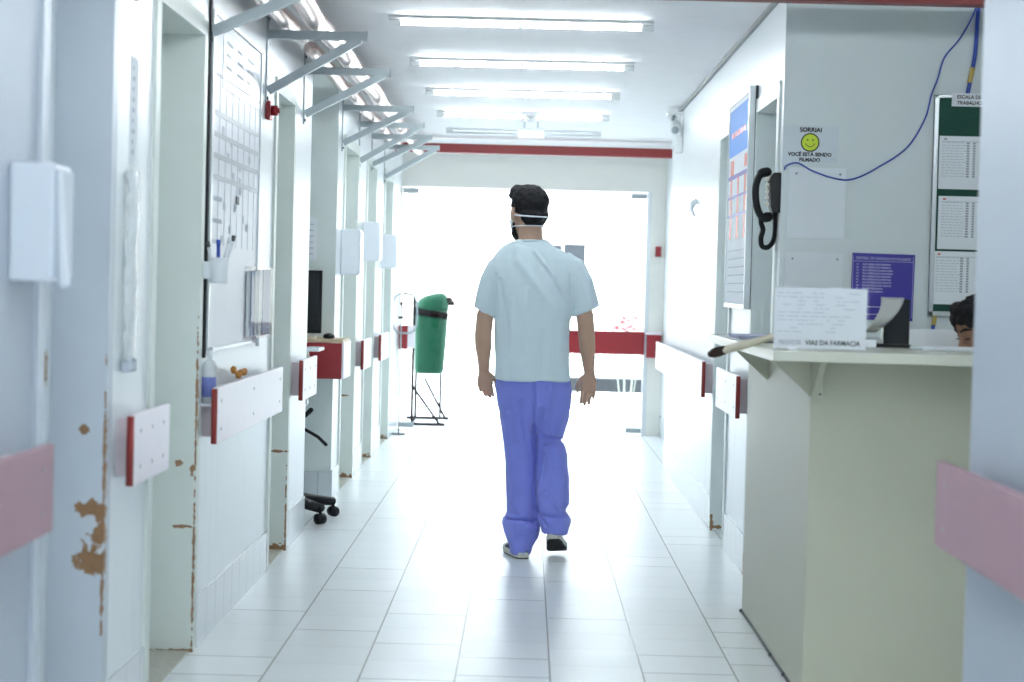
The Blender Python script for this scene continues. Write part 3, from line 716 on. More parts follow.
# ------------------------------------------------------------------ green bin on its stand and hoop stand
t = thing('bin_trolley', (-0.93, 17.7, 0), 'tall green bin with dark band held in a thin metal floor stand', 'bin trolley')
cx, cy = -0.885, 17.95
rr = []
for z, rx, sh in ((.47, .115, -.01), (.50, .135, -.01), (.7, .142, -.005), (.95, .15, 0), (1.06, .15, 0)):
    rr.append([(cx + sh + rx * math.copysign(abs(math.cos(a)) ** .6, math.cos(a)), cy + rx * math.copysign(abs(math.sin(a)) ** .6, math.sin(a)), z) for a in [2 * PI * j / 28 for j in range(28)]])
MB().loft(rr).build('bin_body', M['green_bin'], t, True)
rr = []
for k, (z, s) in enumerate(((1.055, 1.03), (1.10, 1.02), (1.145, .95), (1.18, .82), (1.205, .6), (1.215, .25))):
    rr.append([(cx + .022 * (k / 5) + .152 * s * math.copysign(abs(math.cos(a)) ** .7, math.cos(a)), cy + .152 * s * math.sin(a), z + (.035 * math.cos(a) * (k / 5) * s)) for a in [2 * PI * j / 28 for j in range(28)]])
MB().loft(rr).build('bin_lid', M['green_bin'], t, True)
Rb = Matrix.Rotation(0.12, 3, 'Y')
rr = [[Vector((cx, cy, z)) + Rb @ Vector((.157 * math.copysign(abs(math.cos(a)) ** .6, math.cos(a)), .157 * math.copysign(abs(math.sin(a)) ** .6, math.sin(a)), 0)) for a in [2 * PI * j / 28 for j in range(28)]] for z in (1.0, 1.06)]
MB().loft(rr).build('dark_band', M['band'], t, True)
MB().ell((cx + .16, cy - .02, 1.16), (.035, .04, .03)).box(cx + .14, cx + .21, cy - .03, cy + .03, 1.11, 1.15).build('lid_catch', M['brown_tip'], t, True)
MB().ell((cx + .20, cy - .04, 1.02), (.035, .03, .05)).build('tied_liner', M['bag'], t, True)
st = MB()
st.cyl((-1.035, 17.75, .02), (-1.035, 17.75, 1.18), .013, 10).cyl((-.80, 18.3, .02), (-.80, 18.3, .5), .012, 10).cyl((-1.035, 18.3, .02), (-1.035, 18.3, 1.1), .013, 10)
st.build('upright', M['band'], t, True)
MB().cyl((-1.15, 17.6, .018), (-.72, 17.62, .018), .016, 10).cyl((-1.13, 18.45, .018), (-.72, 18.47, .018), .016, 10).build('foot_bar', M['band'], t, True)
MB().cyl((-1.035, 17.75, .36), (-.78, 17.63, .03), .012, 10).cyl((-.95, 18.3, .40), (-.76, 18.45, .03), .012, 10).cyl((-1.035, 17.6, .02), (-1.035, 18.47, .02), .012, 10).build('brace', M['band'], t, True)
rr = []
for k in range(12):
    z = .98 - k * .055
    rr.append([(cx + .24 + .025 * math.cos(a) * (1 + .3 * noise.noise(Vector((k * .5, a, 0)))) + .01 * k / 12, cy + .1 + .06 * math.sin(a), z) for a in [2 * PI * j / 12 for j in range(12)]])
MB().loft(rr).build('hanging_liner', M['bag'], t, True)
t = thing('hoop_stand', (-1.07, 16.7, 0), 'thin metal stand with a rounded hoop top beside the green bin', 'stand')
MB().cyl((-1.075, 16.55, .0), (-1.075, 16.55, 1.13), .007, 10).build('pole', M['steel'], t, True)
hp = []
for k in range(33):
    a = 2 * PI * k / 32
    hp.append((-1.045 + .105 * math.copysign(abs(math.cos(a)) ** .6, math.cos(a)), 16.55, 1.045 + .17 * math.copysign(abs(math.sin(a)) ** .6, math.sin(a))))
MB().tube(hp, .008, 8).build('hoop', M['steel'], t, True)
MB().box(-1.10, -1.05, 16.54, 16.56, 1.0, 1.02).ell((-1.075, 16.55, 1.13), (.012, .012, .02)).ell((-1.045, 16.55, 1.215), (.014, .012, .01)).build('joint_block', M['dark_grey'], t)
MB().box(-1.14, -1.02, 16.50, 16.60, 0, .012).build('base_plate', M['dark_grey'], t)

# ------------------------------------------------------------------ outside world
tag(MB().box(-.3, 3.6, 21.6, 21.95, .14, .29).box(-.2, 0, 21.65, 21.9, 0, .14).box(1.6, 1.8, 21.65, 21.9, 0, .14).box(3.3, 3.5, 21.65, 21.9, 0, .14).build('low_bench', M['kerb'], None, False, .01), 'low dark grey bench outside the glass doors', 'bench')
tag(MB().box(-1.22, -1.14, 19.2, 19.35, 0, 2.3).build('post', M['outside_wall'], None, False, .005), 'pale post outside beyond the green bin', 'post')
def shrub(x, y, h, n, label, petals, sx=.12):
    t = thing('flowering_shrub', (x, y, 0), label, 'shrub', 'shrubs outside the glass doors')
    st = MB(); lf = MB(); pt = MB()
    for k in range(7):
        a = k * .9; e = (x + .18 * math.cos(a), y + .18 * math.sin(a), h * .8); st.tube([(x + .04 * math.cos(a), y + .04 * math.sin(a), 0), (x + .1 * math.cos(a), y + .1 * math.sin(a), h * .4), e], [.004, .003, .002], 6)
    for k in range(n):
        c = Vector((x + random.gauss(0, sx), y + random.gauss(0, .16), random.uniform(.25 if not petals else .62, .95) * h))
        R = Matrix.Rotation(random.uniform(0, 6.3), 3, 'Z') @ Matrix.Rotation(random.uniform(-1, 1), 3, 'X')
        (pt if petals and c.z > h * .72 and k % 2 else lf).ell(c, (.035, .018, .006), 8, 4, R)
    st.build('stem', M['leaf'], t); lf.build('foliage', M['leaf'], t)
    if pt.v: pt.build('petals', M['petal'], t)
shrub(1.02, 19.3, 1.09, 300, 'pink flowering shrub outside, showing above the red door board', True)
shrub(.95, 30.0, .34, 500, 'low wide pale green shrub far outside beyond the dark bench', False, .45)
struct('wall_outside', MB().box(-12, 14, 40, 40.3, 0, 3.0), M['outside_wall'])

# ------------------------------------------------------------------ reception counter
t = thing('reception_counter', (1.3, 7.0, 0), 'beige laminate reception counter with overhanging worktop on the right', 'counter')
C0, C1, CX = 6.10, 7.80, 0.908
MB().box(CX, 2.9, C0, C0 + .03, .01, 1.093).build('front_panel', M['counter'], t, False, .002)
MB().box(CX, CX + .03, C0 + .03, C1, .01, 1.093).build('side_panel', M['counter'], t, False, .002)
MB().box(CX - .004, CX + .0, C0, C1, .0, .012).box(CX - .002, 2.9, C0 - .004, C0, 0, .012).build('dark_base_line', M['dark_grey'], t)
for yy in (6.15, 6.5, 6.85, 7.79): MB().ell((CX - .004, yy, .008), (.008, .008, .008), 8, 6).build('base_screw', M['dark_grey'], t)
XT = .757
MB().box(XT, 2.9, 5.87, 7.94, 1.093, 1.125).build('worktop', M['counter_top'], t, False, .003)
def gusset(v, name='support_bracket'):
    m = MB(); m.add(v, [(0, 1, 2), (5, 4, 3), (0, 3, 4, 1), (1, 4, 5, 2), (2, 5, 3, 0)]); m.build(name, M['counter'], t)
for yy in (6.10, 7.20):
    gusset([(XT + .02, yy, 1.092), (CX - .0005, yy, 1.092), (CX - .0005, yy, .975), (XT + .02, yy + .016, 1.092), (CX - .0005, yy + .016, 1.092), (CX - .0005, yy + .016, .975)])
gusset([(CX, 5.90, 1.092), (CX, C0 - .0005, 1.092), (CX, C0 - .0005, .960), (CX + .018, 5.90, 1.092), (CX + .018, C0 - .0005, 1.092), (CX + .018, C0 - .0005, .960)])
MB().box(CX + .018, CX + .035, C0 - .02, C0 - .0005, .972, 1.092).build('bracket_foot', M['counter_top'], t)
for z in (.985, 1.07): MB().cyl((CX + .027, C0 - .02, z), (CX + .027, C0 - .023, z), .004, 8).build('screw', M['dark_grey'], t)
# acrylic form holder
t = thing('form_holder', (.94, 6.35, 1.125), 'clear acrylic stand holding a printed form, on the counter front corner', 'form holder')
hx0, hx1, hy = .760, 1.058, 5.99
MB().box(hx0, hx1 + .004, hy - .010, hy - .006, 1.126, 1.322).box(hx0, hx1 + .004, hy + .006, hy + .010, 1.126, 1.338).build('acrylic_sheet', M['acrylic'], t)
MB().box(hx0, hx1 + .004, hy - .010, hy + .10, 1.1253, 1.1293).build('acrylic_foot', M['acrylic'], t)
pp = MB().box(hx0 + .012, hx1, hy - .002, hy + .002, 1.131, 1.320).build('form_sheet', M['paper'], t)
m = MB()
for k in range(11):
    x = hx0 + .02
    while x < hx1 - .04:
        l = random.uniform(.008, .04)
        if random.random() < .55: m.box(x, x + l, hy - .0026, hy - .002, 1.302 - k * .012, 1.3045 - k * .012)
        x += l + .006
m.build('form_lines', M['pale_print'], t)
text('PRESCRIÇÕES', .0185, M['grey_print'], t, (hx0 + .062, hy - .002, 1.149), (1, 0, 0), (0, 0, 1), squeeze=.62)
text('VIAS DA FARMACIA', .021, M['ink'], t, (hx0 + .195, hy - .002, 1.149), (1, 0, 0), (0, 0, 1), squeeze=.92, bold=.0004)
MB().box(.815, .840, hy - .03, hy - .012, 1.1257, 1.133).build('white_clip', M['white_plastic'], t, False, .002)
# paper piles on the counter
for i, (x0, x1, y0, y1, h, col, lab) in enumerate(((.80, .98, 7.25, 7.62, .012, 'paper', 'flat pile of papers at the far left end of the counter'), (1.30, 1.62, 6.30, 6.52, .010, 'pale', 'bluish paper pad on the counter in front of the seated clerk'),
                                              (.83, 1.0, 6.75, 7.05, .006, 'dark', 'thin dark folder lying behind the form holder'))):
    m = MB()
    for k in range(4):
        o_ = .004 * (k % 2); m.box(x0 + o_, x1 + o_, y0 - o_, y1, 1.1255 + h * k / 4, 1.1255 + h * (k + 1) / 4 - .0004)
    tag(m.build('paper_pile' if col != 'dark' else 'folder', {'paper': mat('lilac_paper', (.45, .48, .66), .6), 'pale': M['paper'], 'dark': M['dark_grey']}[col]), lab, 'papers' if col != 'dark' else 'folder')
# brush lying over the far end
t = thing('hand_brush', (.80, 6.43, 1.13), 'tapered beige brush with dark brown head sticking out over the counter end', 'brush')
a = Vector((.95, 6.47, 1.190)); c = Vector((.622, 6.38, 1.096))
MB().tube([a, a.lerp(c, .3), a.lerp(c, .7), a.lerp(c, .92)], [.006, .011, .0165, .0165], 16, flat=((0, 0, 1), .85), round_ends=True).build('handle', M['beige_handle'], t, True)
MB().tube([a.lerp(c, .88), a.lerp(c, .94), c, c + (c - a) * .02], [.015, .0175, .016, .012], 16, round_ends=True).build('brush_head', M['brown_tip'], t, True)
tag(MB().tube([(.90, 6.36, 1.147), (.905, 6.45, 1.147), (.90, 6.56, 1.147)], .021, 10, round_ends=True).build('brush_rest', M['paper'], None, True), 'small white roll propping the brush on the counter', 'paper roll')
# black display with curled sheet
t = thing('card_terminal', (1.26, 6.6, 1.125), 'small black display with a curled grey sheet taped on it, beside the form holder', 'display')
Rz = Matrix.Rotation(-.12, 3, 'Y'); c0 = Vector((1.22, 6.62, 1.13))
MB().box(1.225, 1.315, 6.60, 6.63, 1.128, 1.292).build('display_panel', M['black_gloss'], t, False, .004)
MB().box(1.17, 1.315, 6.56, 6.68, 1.1255, 1.137).build('display_foot', M['black'], t, False, .003)
rr = []
m = MB(); vs = []; fs = []
for k in range(13):
    u = k / 12; z = 1.296 - .120 * u; yb = 6.594 - .05 * math.sin(u * PI * .9); sh = -.06 * u ** 1.6
    for q in range(5):
        vs.append((1.212 + sh + q * .02 * (1 - .45 * u), yb, z)); 
for k in range(12):
    for q in range(4): o_ = k * 5 + q; fs.append((o_, o_ + 1, o_ + 6, o_ + 5))
m.add(vs, fs); s_ = m.build('curled_sheet', mat('grey_sheet', (.34, .35, .34), .3), t, True); sm = s_.modifiers.new('s', 'SOLIDIFY'); sm.thickness = .0012
MB().box(1.155, 1.19, 6.53, 6.56, 1.1255, 1.15).build('white_stub', M['white_plastic'], t, False, .003)

# low white partition behind counter
tag(MB().box(1.30, 2.6, 6.95, 6.97, .75, 1.185).box(1.30, 2.6, 6.95, 7.9, .73, .75).box(1.32, 1.36, 7.0, 7.04, 0, .73).box(2.5, 2.54, 7.0, 7.04, 0, .73).box(1.32, 1.36, 7.8, 7.84, 0, .73)
    .box(2.5, 2.54, 7.8, 7.84, 0, .73).build('inner_desk', M['white_plastic'], None, False, .003), 'white inner desk with low screen behind the reception counter', 'desk')

# ------------------------------------------------------------------ reception back wall items (wall face y = 7.948)
WY = 7.948
def on_wall(name, x0, x1, z0, z1, th, m, label, cat, tilt=0.0, group=None, y=WY):
    c = Vector(((x0 + x1) / 2, y, (z0 + z1) / 2)); R = Matrix.Rotation(tilt, 3, 'Y')
    o = MB().box(x0, x1, y - th, y, z0, z1, R, c).build(name, m)
    return tag(o, label, cat, group)
def px(a, b_):   # reading of the photograph on the plane of the reception back wall
    v = MW @ Vector(((a - 512) / FPX, (341 - b_) / FPX, -1.0)); k = WY / v.y; return v.x * k, CAMH + v.z * k
x0, z1 = px(783.5, 125); x1, z0 = px(838, 163)
o = on_wall('smile_sign', x0, x1, z0, z1, .002, mat('pale_sign_sheet', (.62, .69, .74), .5), 'paper sign with lime smiley face, SORRIA above it, taped to the wall', 'sign')
cx, cz = (x0 + x1) / 2 - .003, (z0 + z1) / 2
fy = WY - .002
text('SORRIA!', .025, M['ink'], o, (cx + .002, fy, z1 - .018), (1, 0, 0), (0, 0, 1), bold=.0009)
text('VOCÊ ESTÁ SENDO', .0205, M['ink'], o, (cx, fy, z1 - .119), (1, 0, 0), (0, 0, 1), bold=.0009, squeeze=1.0)
text('FILMADO', .0205, M['ink'], o, (cx, fy, z1 - .141), (1, 0, 0), (0, 0, 1), bold=.0009)
sc = (cx, fy, z1 - .069)
MB().cyl((sc[0], fy, sc[2]), (sc[0], fy - .001, sc[2]), .0385, 40).build('smiley_outline', M['ink'], o)
MB().cyl((sc[0], fy, sc[2]), (sc[0], fy - .0016, sc[2]), .0335, 40).build('smiley_face', M['lime'], o)
for s in (-1, 1): MB().cyl((sc[0] + s * .011, fy, sc[2] + .010), (sc[0] + s * .011, fy - .0022, sc[2] + .010), .0035, 14).build('smiley_eye', M['ink'], o)
MB().tube([(sc[0] + .020 * math.cos(a), fy - .0018, sc[2] + .003 + .021 * math.sin(a)) for a in [PI + .35 + (PI - .7) * k / 12 for k in range(13)]], .0014, 6).build('smiley_mouth', M['ink'], o)
MB().box(x1 - .032, x1 - .012, fy - .0006, fy, z0 + .012, z0 + .017).build('small_mark', M['pale_print'], o)
def blank_holder(p0, p1, label):
    a0, b1 = px(*p0); a1, b0 = px(*p1)
    t = thing('sign_holder', ((a0 + a1) / 2, WY, b0), label, 'sign holder', 'blank acrylic holders on the reception wall')
    MB().box(a0, a1, WY - .010, WY - .008, b0, b1).build('acrylic_front', M['acrylic'], t)
    MB().box(a0 + .004, a1 - .02, WY - .003, WY, b0 + .003, b1 - .004).build('blank_sheet', mat('faded_sheet', (.78, .84, .88), .5), t)
    for s in (.035, a1 - a0 - .045): MB().cyl((a0 + s, WY - .003, b1 - .03), (a0 + s, WY - .013, b1 - .03), .0045, 12).build('fixing_screw', M['grey_print'], t)
blank_holder((788, 166), (849, 240), 'blank acrylic holder with faded sheet, directly under the smiley sign')
blank_holder((784, 251), (846, 318), 'blank acrylic holder left of the indigo board, behind the form stand')
# indigo board
x0, z1 = px(852, 253); x1, z0 = px(912.5, 321)
o = on_wall('room_list_board', x0, x1, z0, z1, .006, M['purple'], 'indigo board listing rooms in pale lettering above the counter', 'board', 0.012)
yy = WY - .006; X_ = (1, 0, -.012); U_ = (.012, 0, 1); cxm = (x0 + x1) / 2
MB().box(x0 + .006, x1 - .006, yy - .0006, yy, z1 - .033, z1 - .0315).box(x0 + .004, x0 + .0055, yy - .0006, yy, z0 + .01, z1 - .01).box(x1 - .006, x1 - .0045, yy - .0006, yy, z0 + .01, z1 - .01).build('ruled_line', M['sign_ink'], o)
text('CENTRAL DE CHAMADA DO PACIENTE', .0155, M['sign_ink'], o, (cxm, yy, z1 - .021), X_, U_, squeeze=.82)
rows = ['SALA OBSERVAÇÃO FEMININO', 'SALA OBSERVAÇÃO FEMININO', 'SALA OBSERVAÇÃO MASCULINO', 'SALA OBSERVAÇÃO MASCULINO', 'SALA OBSERVAÇÃO PEDIATRIA', 'SALA OBSERVAÇÃO PEDIATRIA', 'SALA DE MEDICAÇÃO ADULTO', 'SALA DE MEDICAÇÃO ADULTO', 'SALA DE EMERGENCIA', 'SALA DE ISOLAMENTO']
for k, r_ in enumerate(rows):
    z = z1 - .045 - k * .0124
    text('%02d' % (k + 1), .0105, M['sign_ink'], o, (x0 + .024, yy, z), X_, U_)
    text(r_, .0105, M['sign_ink'], o, (x0 + .044, yy, z), X_, U_, align='LEFT', squeeze=.80, bold=.0002)
MB().box(x0 + .02, x1 - .05, yy - .0006, yy, z0 + .052, z0 + .056).box(x0 + .02, x1 - .05, yy - .0006, yy, z0 + .022, z0 + .025).build('lower_rule', M['sign_ink'], o)
# green notice board
x0, z1 = px(934.5, 95); _, z0 = px(934.5, 316); x1 = x0 + .62
t = thing('notice_board', ((x0 + x1) / 2, WY, z0), 'dark green felt notice board in a pale frame, partly hidden by the near wall', 'notice board')
MB().box(x0, x1, WY - .012, WY, z0, z1).build('felt', M['green_felt'], t)
MB().box(x0, x0 + .018, WY - .02, WY, z0, z1).box(x1 - .018, x1, WY - .02, WY, z0, z1).box(x0, x1, WY - .02, WY, z0, z0 + .02).box(x0, x1, WY - .02, WY, z1 - .012, z1).build('board_frame', M['alu'], t, False, .002)
bx, bz1 = px(951, 94)
l = tag(MB().box(bx, bx + .19, WY - .024, WY - .020, bz1 - .052, bz1 + .002).build('board_label', M['paper']), 'white label strip ESCALA DE TRABALHO on top of the green board', 'label')
text('ESCALA DE', .020, M['ink'], l, (bx + .07, WY - .024, bz1 - .014), (1, 0, 0), (0, 0, 1), bold=.0004)
text('TRABALHO', .020, M['ink'], l, (bx + .072, WY - .024, bz1 - .038), (1, 0, 0), (0, 0, 1), bold=.0004)
for i, (a, b_, c, lab) in enumerate(((939, 136, 189, 'top printed rota sheet pinned on the green board'), (938, 196, 249, 'middle printed rota sheet pinned on the green board'), (932.5, 251, 304, 'lowest printed rota sheet on the green board'))):
    sx, sz1 = px(a, b_); _, sz0 = px(a, c)
    for col in range(2):
        if col and i == 1: continue
        o = tag(MB().box(sx + col * .24, sx + .225 + col * .24, WY - .0145, WY - .012, sz0, sz1).build('rota_sheet', M['paper']), lab if not col else ['top', '', 'lower'][i] + ' rota sheet on the green board hidden behind the near wall end', 'sheet', 'rota sheets on the green board')
        m = MB(); yy = WY - .0145
        for k in range(13):
            z = sz1 - .028 - k * .0115; x = sx + col * .24 + .012
            while x < sx + col * .24 + .10:
                l_ = random.uniform(.008, .02); m.box(x, x + l_, yy - .0005, yy, z, z + .003); x += l_ + .004
        m.box(sx + col * .24 + .012, sx + col * .24 + .2, yy - .0005, yy, sz1 - .024, sz1 - .021)
        m.build('printed_rows', M['pale_print'], o)
        m = MB()
        for k in range(14): m.box(sx + col * .24 + .112, sx + col * .24 + .124, yy - .0006, yy, sz1 - .032 - k * .0105, sz1 - .025 - k * .0105).box(sx + col * .24 + .138, sx + col * .24 + .148, yy - .0006, yy, sz1 - .032 - k * .0105, sz1 - .025 - k * .0105)
        m.build('shaded_column', M['grey_print'], o)
        MB().box(sx + col * .24 + .018, sx + col * .24 + .03, yy - .0006, yy, sz1 - .016, sz1 - .009).build('small_emblem', M['orange_print'] if i else M['grey_print'], o)
# cables
def wire(pxs, r, y_=WY - .008):
    return [(lambda q: (q[0], y_, q[1]))(px(*p)) for p in pxs]
def smooth(pts, n=6):
    P = [Vector(p) for p in pts]; P = [P[0]] + P + [P[-1]]; out = []
    for i in range(1, len(P) - 2):
        for k in range(n):
            t_ = k / n; p0, p1, p2, p3 = P[i - 1], P[i], P[i + 1], P[i + 2]
            out.append(.5 * ((2 * p1) + (p2 - p0) * t_ + (2 * p0 - 5 * p1 + 4 * p2 - p3) * t_ ** 2 + (3 * p1 - p0 - 3 * p2 + p3) * t_ ** 3))
    out.append(P[-2]); return out
tag(MB().tube(smooth(wire([(977, -8), (974, 12), (960, 38), (944, 58), (937, 80), (931, 95), (925, 118), (910, 144), (895, 157), (880, 166), (864, 175), (848, 180), (832, 178), (812, 171), (797, 163), (786, 166), (784.5, 170)], 0)), .0034, 8)
    .build('thin_cable', M['blue_cable'], None, True), 'thin blue cable looping across the reception wall down to the telephone', 'cable')
t = thing('cable_bundle', (1.8, WY, 2.0), 'thick blue cable bundle dropping onto the green board, taped yellow', 'cable')
MB().tube(smooth(wire([(979, -8), (977, 20), (975, 50), (971, 75), (967, 94)], 0, WY - .010)), .0085, 10).build('blue_sheath', M['blue_cable'], t, True)
MB().tube(wire([(972.5, 68), (969, 83)], 0, WY - .010), .0105, 10).build('yellow_tape', M['yellow_tape'], t, True)
t = thing('lower_cable', (1.7, WY, 1.1), 'blue cable with yellow tape coming out below the green board', 'cable')
MB().tube(wire([(935, 314), (933, 325)], 0), .009, 10).build('yellow_tape', M['yellow_tape'], t, True)
MB().tube(smooth(wire([(933, 325), (930, 340), (925, 356), (922, 372)], 0)), .008, 10).build('blue_sheath', M['blue_cable'], t, True)

# ------------------------------------------------------------------ telephone on the wall end
t = thing('wall_telephone', (XR, 8.0, 1.55), 'black wall telephone with curled cord hanging at the wall corner', 'telephone')
def pq(a, b_, Y): 
    v = MW @ Vector(((a - 512) / FPX, (341 - b_) / FPX, -1.0)); k = Y / v.y; return Vector((v.x * k, Y, CAMH + v.z * k))
zt = pq(772, 173, 8.0).z; zb = pq(772, 213, 8.0).z
rr = [[(XR - .001 - d_, y_, z) for d_, y_ in ((0, 7.955), (dd, 7.957), (dd, 8.045), (0, 8.05))] for z, dd in ((zb, .030), (zb + .02, .038), (zt - .03, .045), (zt, .03))]
MB().loft(rr).build('phone_body', M['black'], t, False, .004)
hpts = [pq(767, 172, 8.0), pq(761, 174, 8.0), pq(756.5, 183, 8.0), pq(755.5, 196, 8.0), pq(757.5, 209, 8.0), pq(762, 217, 8.0), pq(768, 217, 8.0)]
MB().tube(smooth(hpts, 4), [.020] * 5 + [.015] * 15 + [.021] * 5, 12, flat=((0, 1, 0), 1.7), round_ends=True).build('handset', M['black'], t, True)
for k in range(5): MB().box(XR - .055, XR - .046, 7.97, 8.03, zb + .03 + k * .026, zb + .044 + k * .026).build('key', M['chair_cream'], t, False, .002)
cp = smooth([pq(775, 212, 7.99), pq(775, 225, 7.99), pq(773.5, 240, 7.99), pq(768, 247, 7.99), pq(762, 246, 7.99), pq(761, 238, 7.99), pq(763, 230, 7.99), pq(761, 222, 7.99), pq(762, 216, 7.99)], 10)
coil = []
for i in range(len(cp) - 1):
    for k in range(6):
        c = cp[i].lerp(cp[i + 1], k / 6); tt = (cp[i + 1] - cp[i]).normalized(); n1 = tt.cross(Vector((0, 1, 0))).normalized()
        a = (i * 6 + k) * 2 * PI / 7; coil.append(c + (n1 * math.cos(a) + Vector((0, 1, 0)) * math.sin(a)) * .0085)
MB().tube(coil, .0028, 6).build('curled_cord', M['black'], t, True)

# ------------------------------------------------------------------ poster board on the right wall
t = thing('poster_board', (XR, 9.3, 1.24), 'framed glossy poster with sky blue header and red violet table, right wall', 'poster board')
y0, y1, z0, z1 = 8.84, 9.75, 1.235, 2.235
fx = 1.0
MB().box(fx + .004, XR - .001, y0 + .01, y1, z0, z1).build('backing', M['paper'], t)
MB().box(fx - .004, XR - .012, y0, y0 + .026, z0 - .01, z1 + .015).box(fx - .002, fx + .01, y0 + .026, y1, z1 - .01, z1 + .01).box(fx - .002, fx + .01, y1 - .015, y1, z0, z1).box(fx - .002, fx + .01, y0 + .026, y1, z0 - .01, z0 + .01).build('frame', M['alu'], t, False, .002)
MB().box(XR - .012, XR - .001, y0 - .002, y0 + .02, z0 - .01, z1 + .015).build('dark_back_edge', M['dark_grey'], t)
MB().box(fx + .002, fx + .004, y0 + .04, y1 - .03, 1.97, 2.20).build('blue_header', M['blue_panel'], t)
for k in range(5): MB().box(fx + .001, fx + .002, y0 + .16 + k * .13, y0 + .25 + k * .13, 2.06, 2.085).build('header_mark', M['orange_print'], t)
m = MB(); m.box(fx + .002, fx + .004, y0 + .04, y1 - .03, 1.855, 1.875)
for z in (1.76, 1.67): m.box(fx + .002, fx + .004, y0 + .04, y1 - .03, z, z + .012)
m.build('violet_rule', M['violet_print'], t)
for k in range(3): MB().box(fx + .0025, fx + .004, y0 + .12 + k * .30, y0 + .19 + k * .30, 1.56, 1.855).build('red_column', M['orange_print'], t)
MB().box(fx + .0025, fx + .004, y0 + .1, y0 + .2, 1.89, 1.95).build('red_heading', M['orange_print'], t); MB().box(fx + .0025, fx + .004, y0 + .66, y0 + .8, 1.876, 1.95).build('red_heading', M['orange_print'], t)
m = MB()
for k in range(6): m.box(fx + .003, fx + .004, y0 + .08, y1 - .1, 1.30 + k * .04, 1.306 + k * .04)
m.build('faint_rows', M['pale_print'], t)

# security camera, small wall fixtures
t = thing('security_camera', (XR - .05, 13.2, 2.35), 'white security camera on a bracket at the right wall top', 'security camera')
MB().box(XR - .11, XR, 13.14, 13.26, 2.50, 2.52).box(XR - .02, XR, 13.16, 13.24, 2.36, 2.52).build('mount_plate', M['lamp_body'], t, False, .003)
MB().tube([(XR - .06, 13.2, 2.50), (XR - .07, 13.18, 2.46), (XR - .06, 13.15, 2.42)], .010, 10).build('swivel_arm', M['steel'], t, True)
MB().tube([(XR - .055, 13.26, 2.45), (XR - .06, 13.10, 2.41), (XR - .065, 13.02, 2.385)], [.034, .036, .034], 16).build('camera_body', M['lamp_body'], t, True)
MB().cyl((XR - .0652, 13.02, 2.385), (XR - .066, 13.01, 2.382), .024).build('lens', M['steel'], t, True)
MB().box(XR - .05, XR - .001, 13.15, 13.22, 2.24, 2.36).build('junction_box', M['lamp_body'], t, False, .004)
tag(MB().tube([(XR - .001, 11.9, 1.86), (XR - .03, 11.9, 1.84), (XR - .035, 11.9, 1.80), (XR - .01, 11.9, 1.76)], [.016, .02, .012, .006], 10).build('wall_hook', M['white_plastic'], None, True), 'tiny white hook on the bright right wall, left of the poster', 'hook')
tag(MB().box(1.135, 1.185, YE - .03, YE, 1.60, 1.69).build('call_point', M['red'], None, False, .004), 'small red fire call point beside the glass doors', 'call point')

# ------------------------------------------------------------------ people
def head_parts(mb, F):
    """slices of a head; F maps local (side, forward, up) to the world"""
    sl = [(-.120, .018, .078, .048), (-.112, .032, .088, .015), (-.098, .045, .093, -.012), (-.078, .054, .094, -.040), (-.055, .060, .093, -.058), (-.03, .066, .090, -.075),
          (-.005, .070, .086, -.090), (.015, .072, .088, -.097), (.04, .074, .091, -.100), (.065, .072, .086, -.097), (.088, .062, .070, -.082), (.106, .043, .046, -.058), (.117, .016, .016, -.028)]
    rings = []
    for u, w_, yf, yb in sl:
        c = (yf + yb) / 2; h = (yf - yb) / 2
        rings.append([F(Vector((w_ * math.copysign(abs(math.cos(a)) ** .85, math.cos(a)), c + h * math.sin(a), u))) for a in [2 * PI * j / 24 for j in range(24)]])
    mb.loft(rings)
    mb.tube([F(Vector((0, .086, .022))), F(Vector((0, .100, -.004))), F(Vector((0, .108, -.022))), F(Vector((0, .096, -.034)))], [.006, .008, .012, .008], 10, round_ends=True)
    for s in (-1, 1):
        mb.tube([F(Vector((s * .072, .004, .006))), F(Vector((s * .090, -.004, .008))), F(Vector((s * .096, -.010, -.012))), F(Vector((s * .089, .000, -.036))), F(Vector((s * .071, .008, -.050)))], [.008, .010, .012, .010, .008], 8, round_ends=True)
        mb.tube([F(Vector((s * .018, .086, .028))), F(Vector((s * .045, .074, .030)))], .008, 8, round_ends=True)          # brow ridge
        mb.ell(F(Vector((s * .012, .100, -.028))), (.008, .008, .007), 8, 6)
    mb.tube([F(Vector((-.024, .084, -.062))), F(Vector((0, .096, -.060))), F(Vector((.024, .084, -.062)))], .006, 8, round_ends=True)
    mb.tube([F(Vector((-.020, .084, -.071))), F(Vector((0, .094, -.071))), F(Vector((.020, .084, -.071)))], .006, 8, round_ends=True)

def face_details(F, parent, skin, lid=None):
    for s in (-1, 1):
        MB().ell(F(Vector((s * .031, .076, .014))), (.012, .012, .010), 14, 8).build('eye' if lid is None else 'eyelid', lid or M['eye'], parent, True)
        MB().ell(F(Vector((s * .032, .0875, .013 if lid is None else .004))), (.005, .005, .005) if lid is None else (.009, .004, .003), 10, 6).build('iris' if lid is None else 'lashes', M['ink'], parent, True)
        MB().tube([F(Vector((s * .014, .093, .034))), F(Vector((s * .034, .087, .040))), F(Vector((s * .052, .070, .034)))], [.004, .005, .003], 8, round_ends=True).build('eyebrow', M['hair'], parent, True)

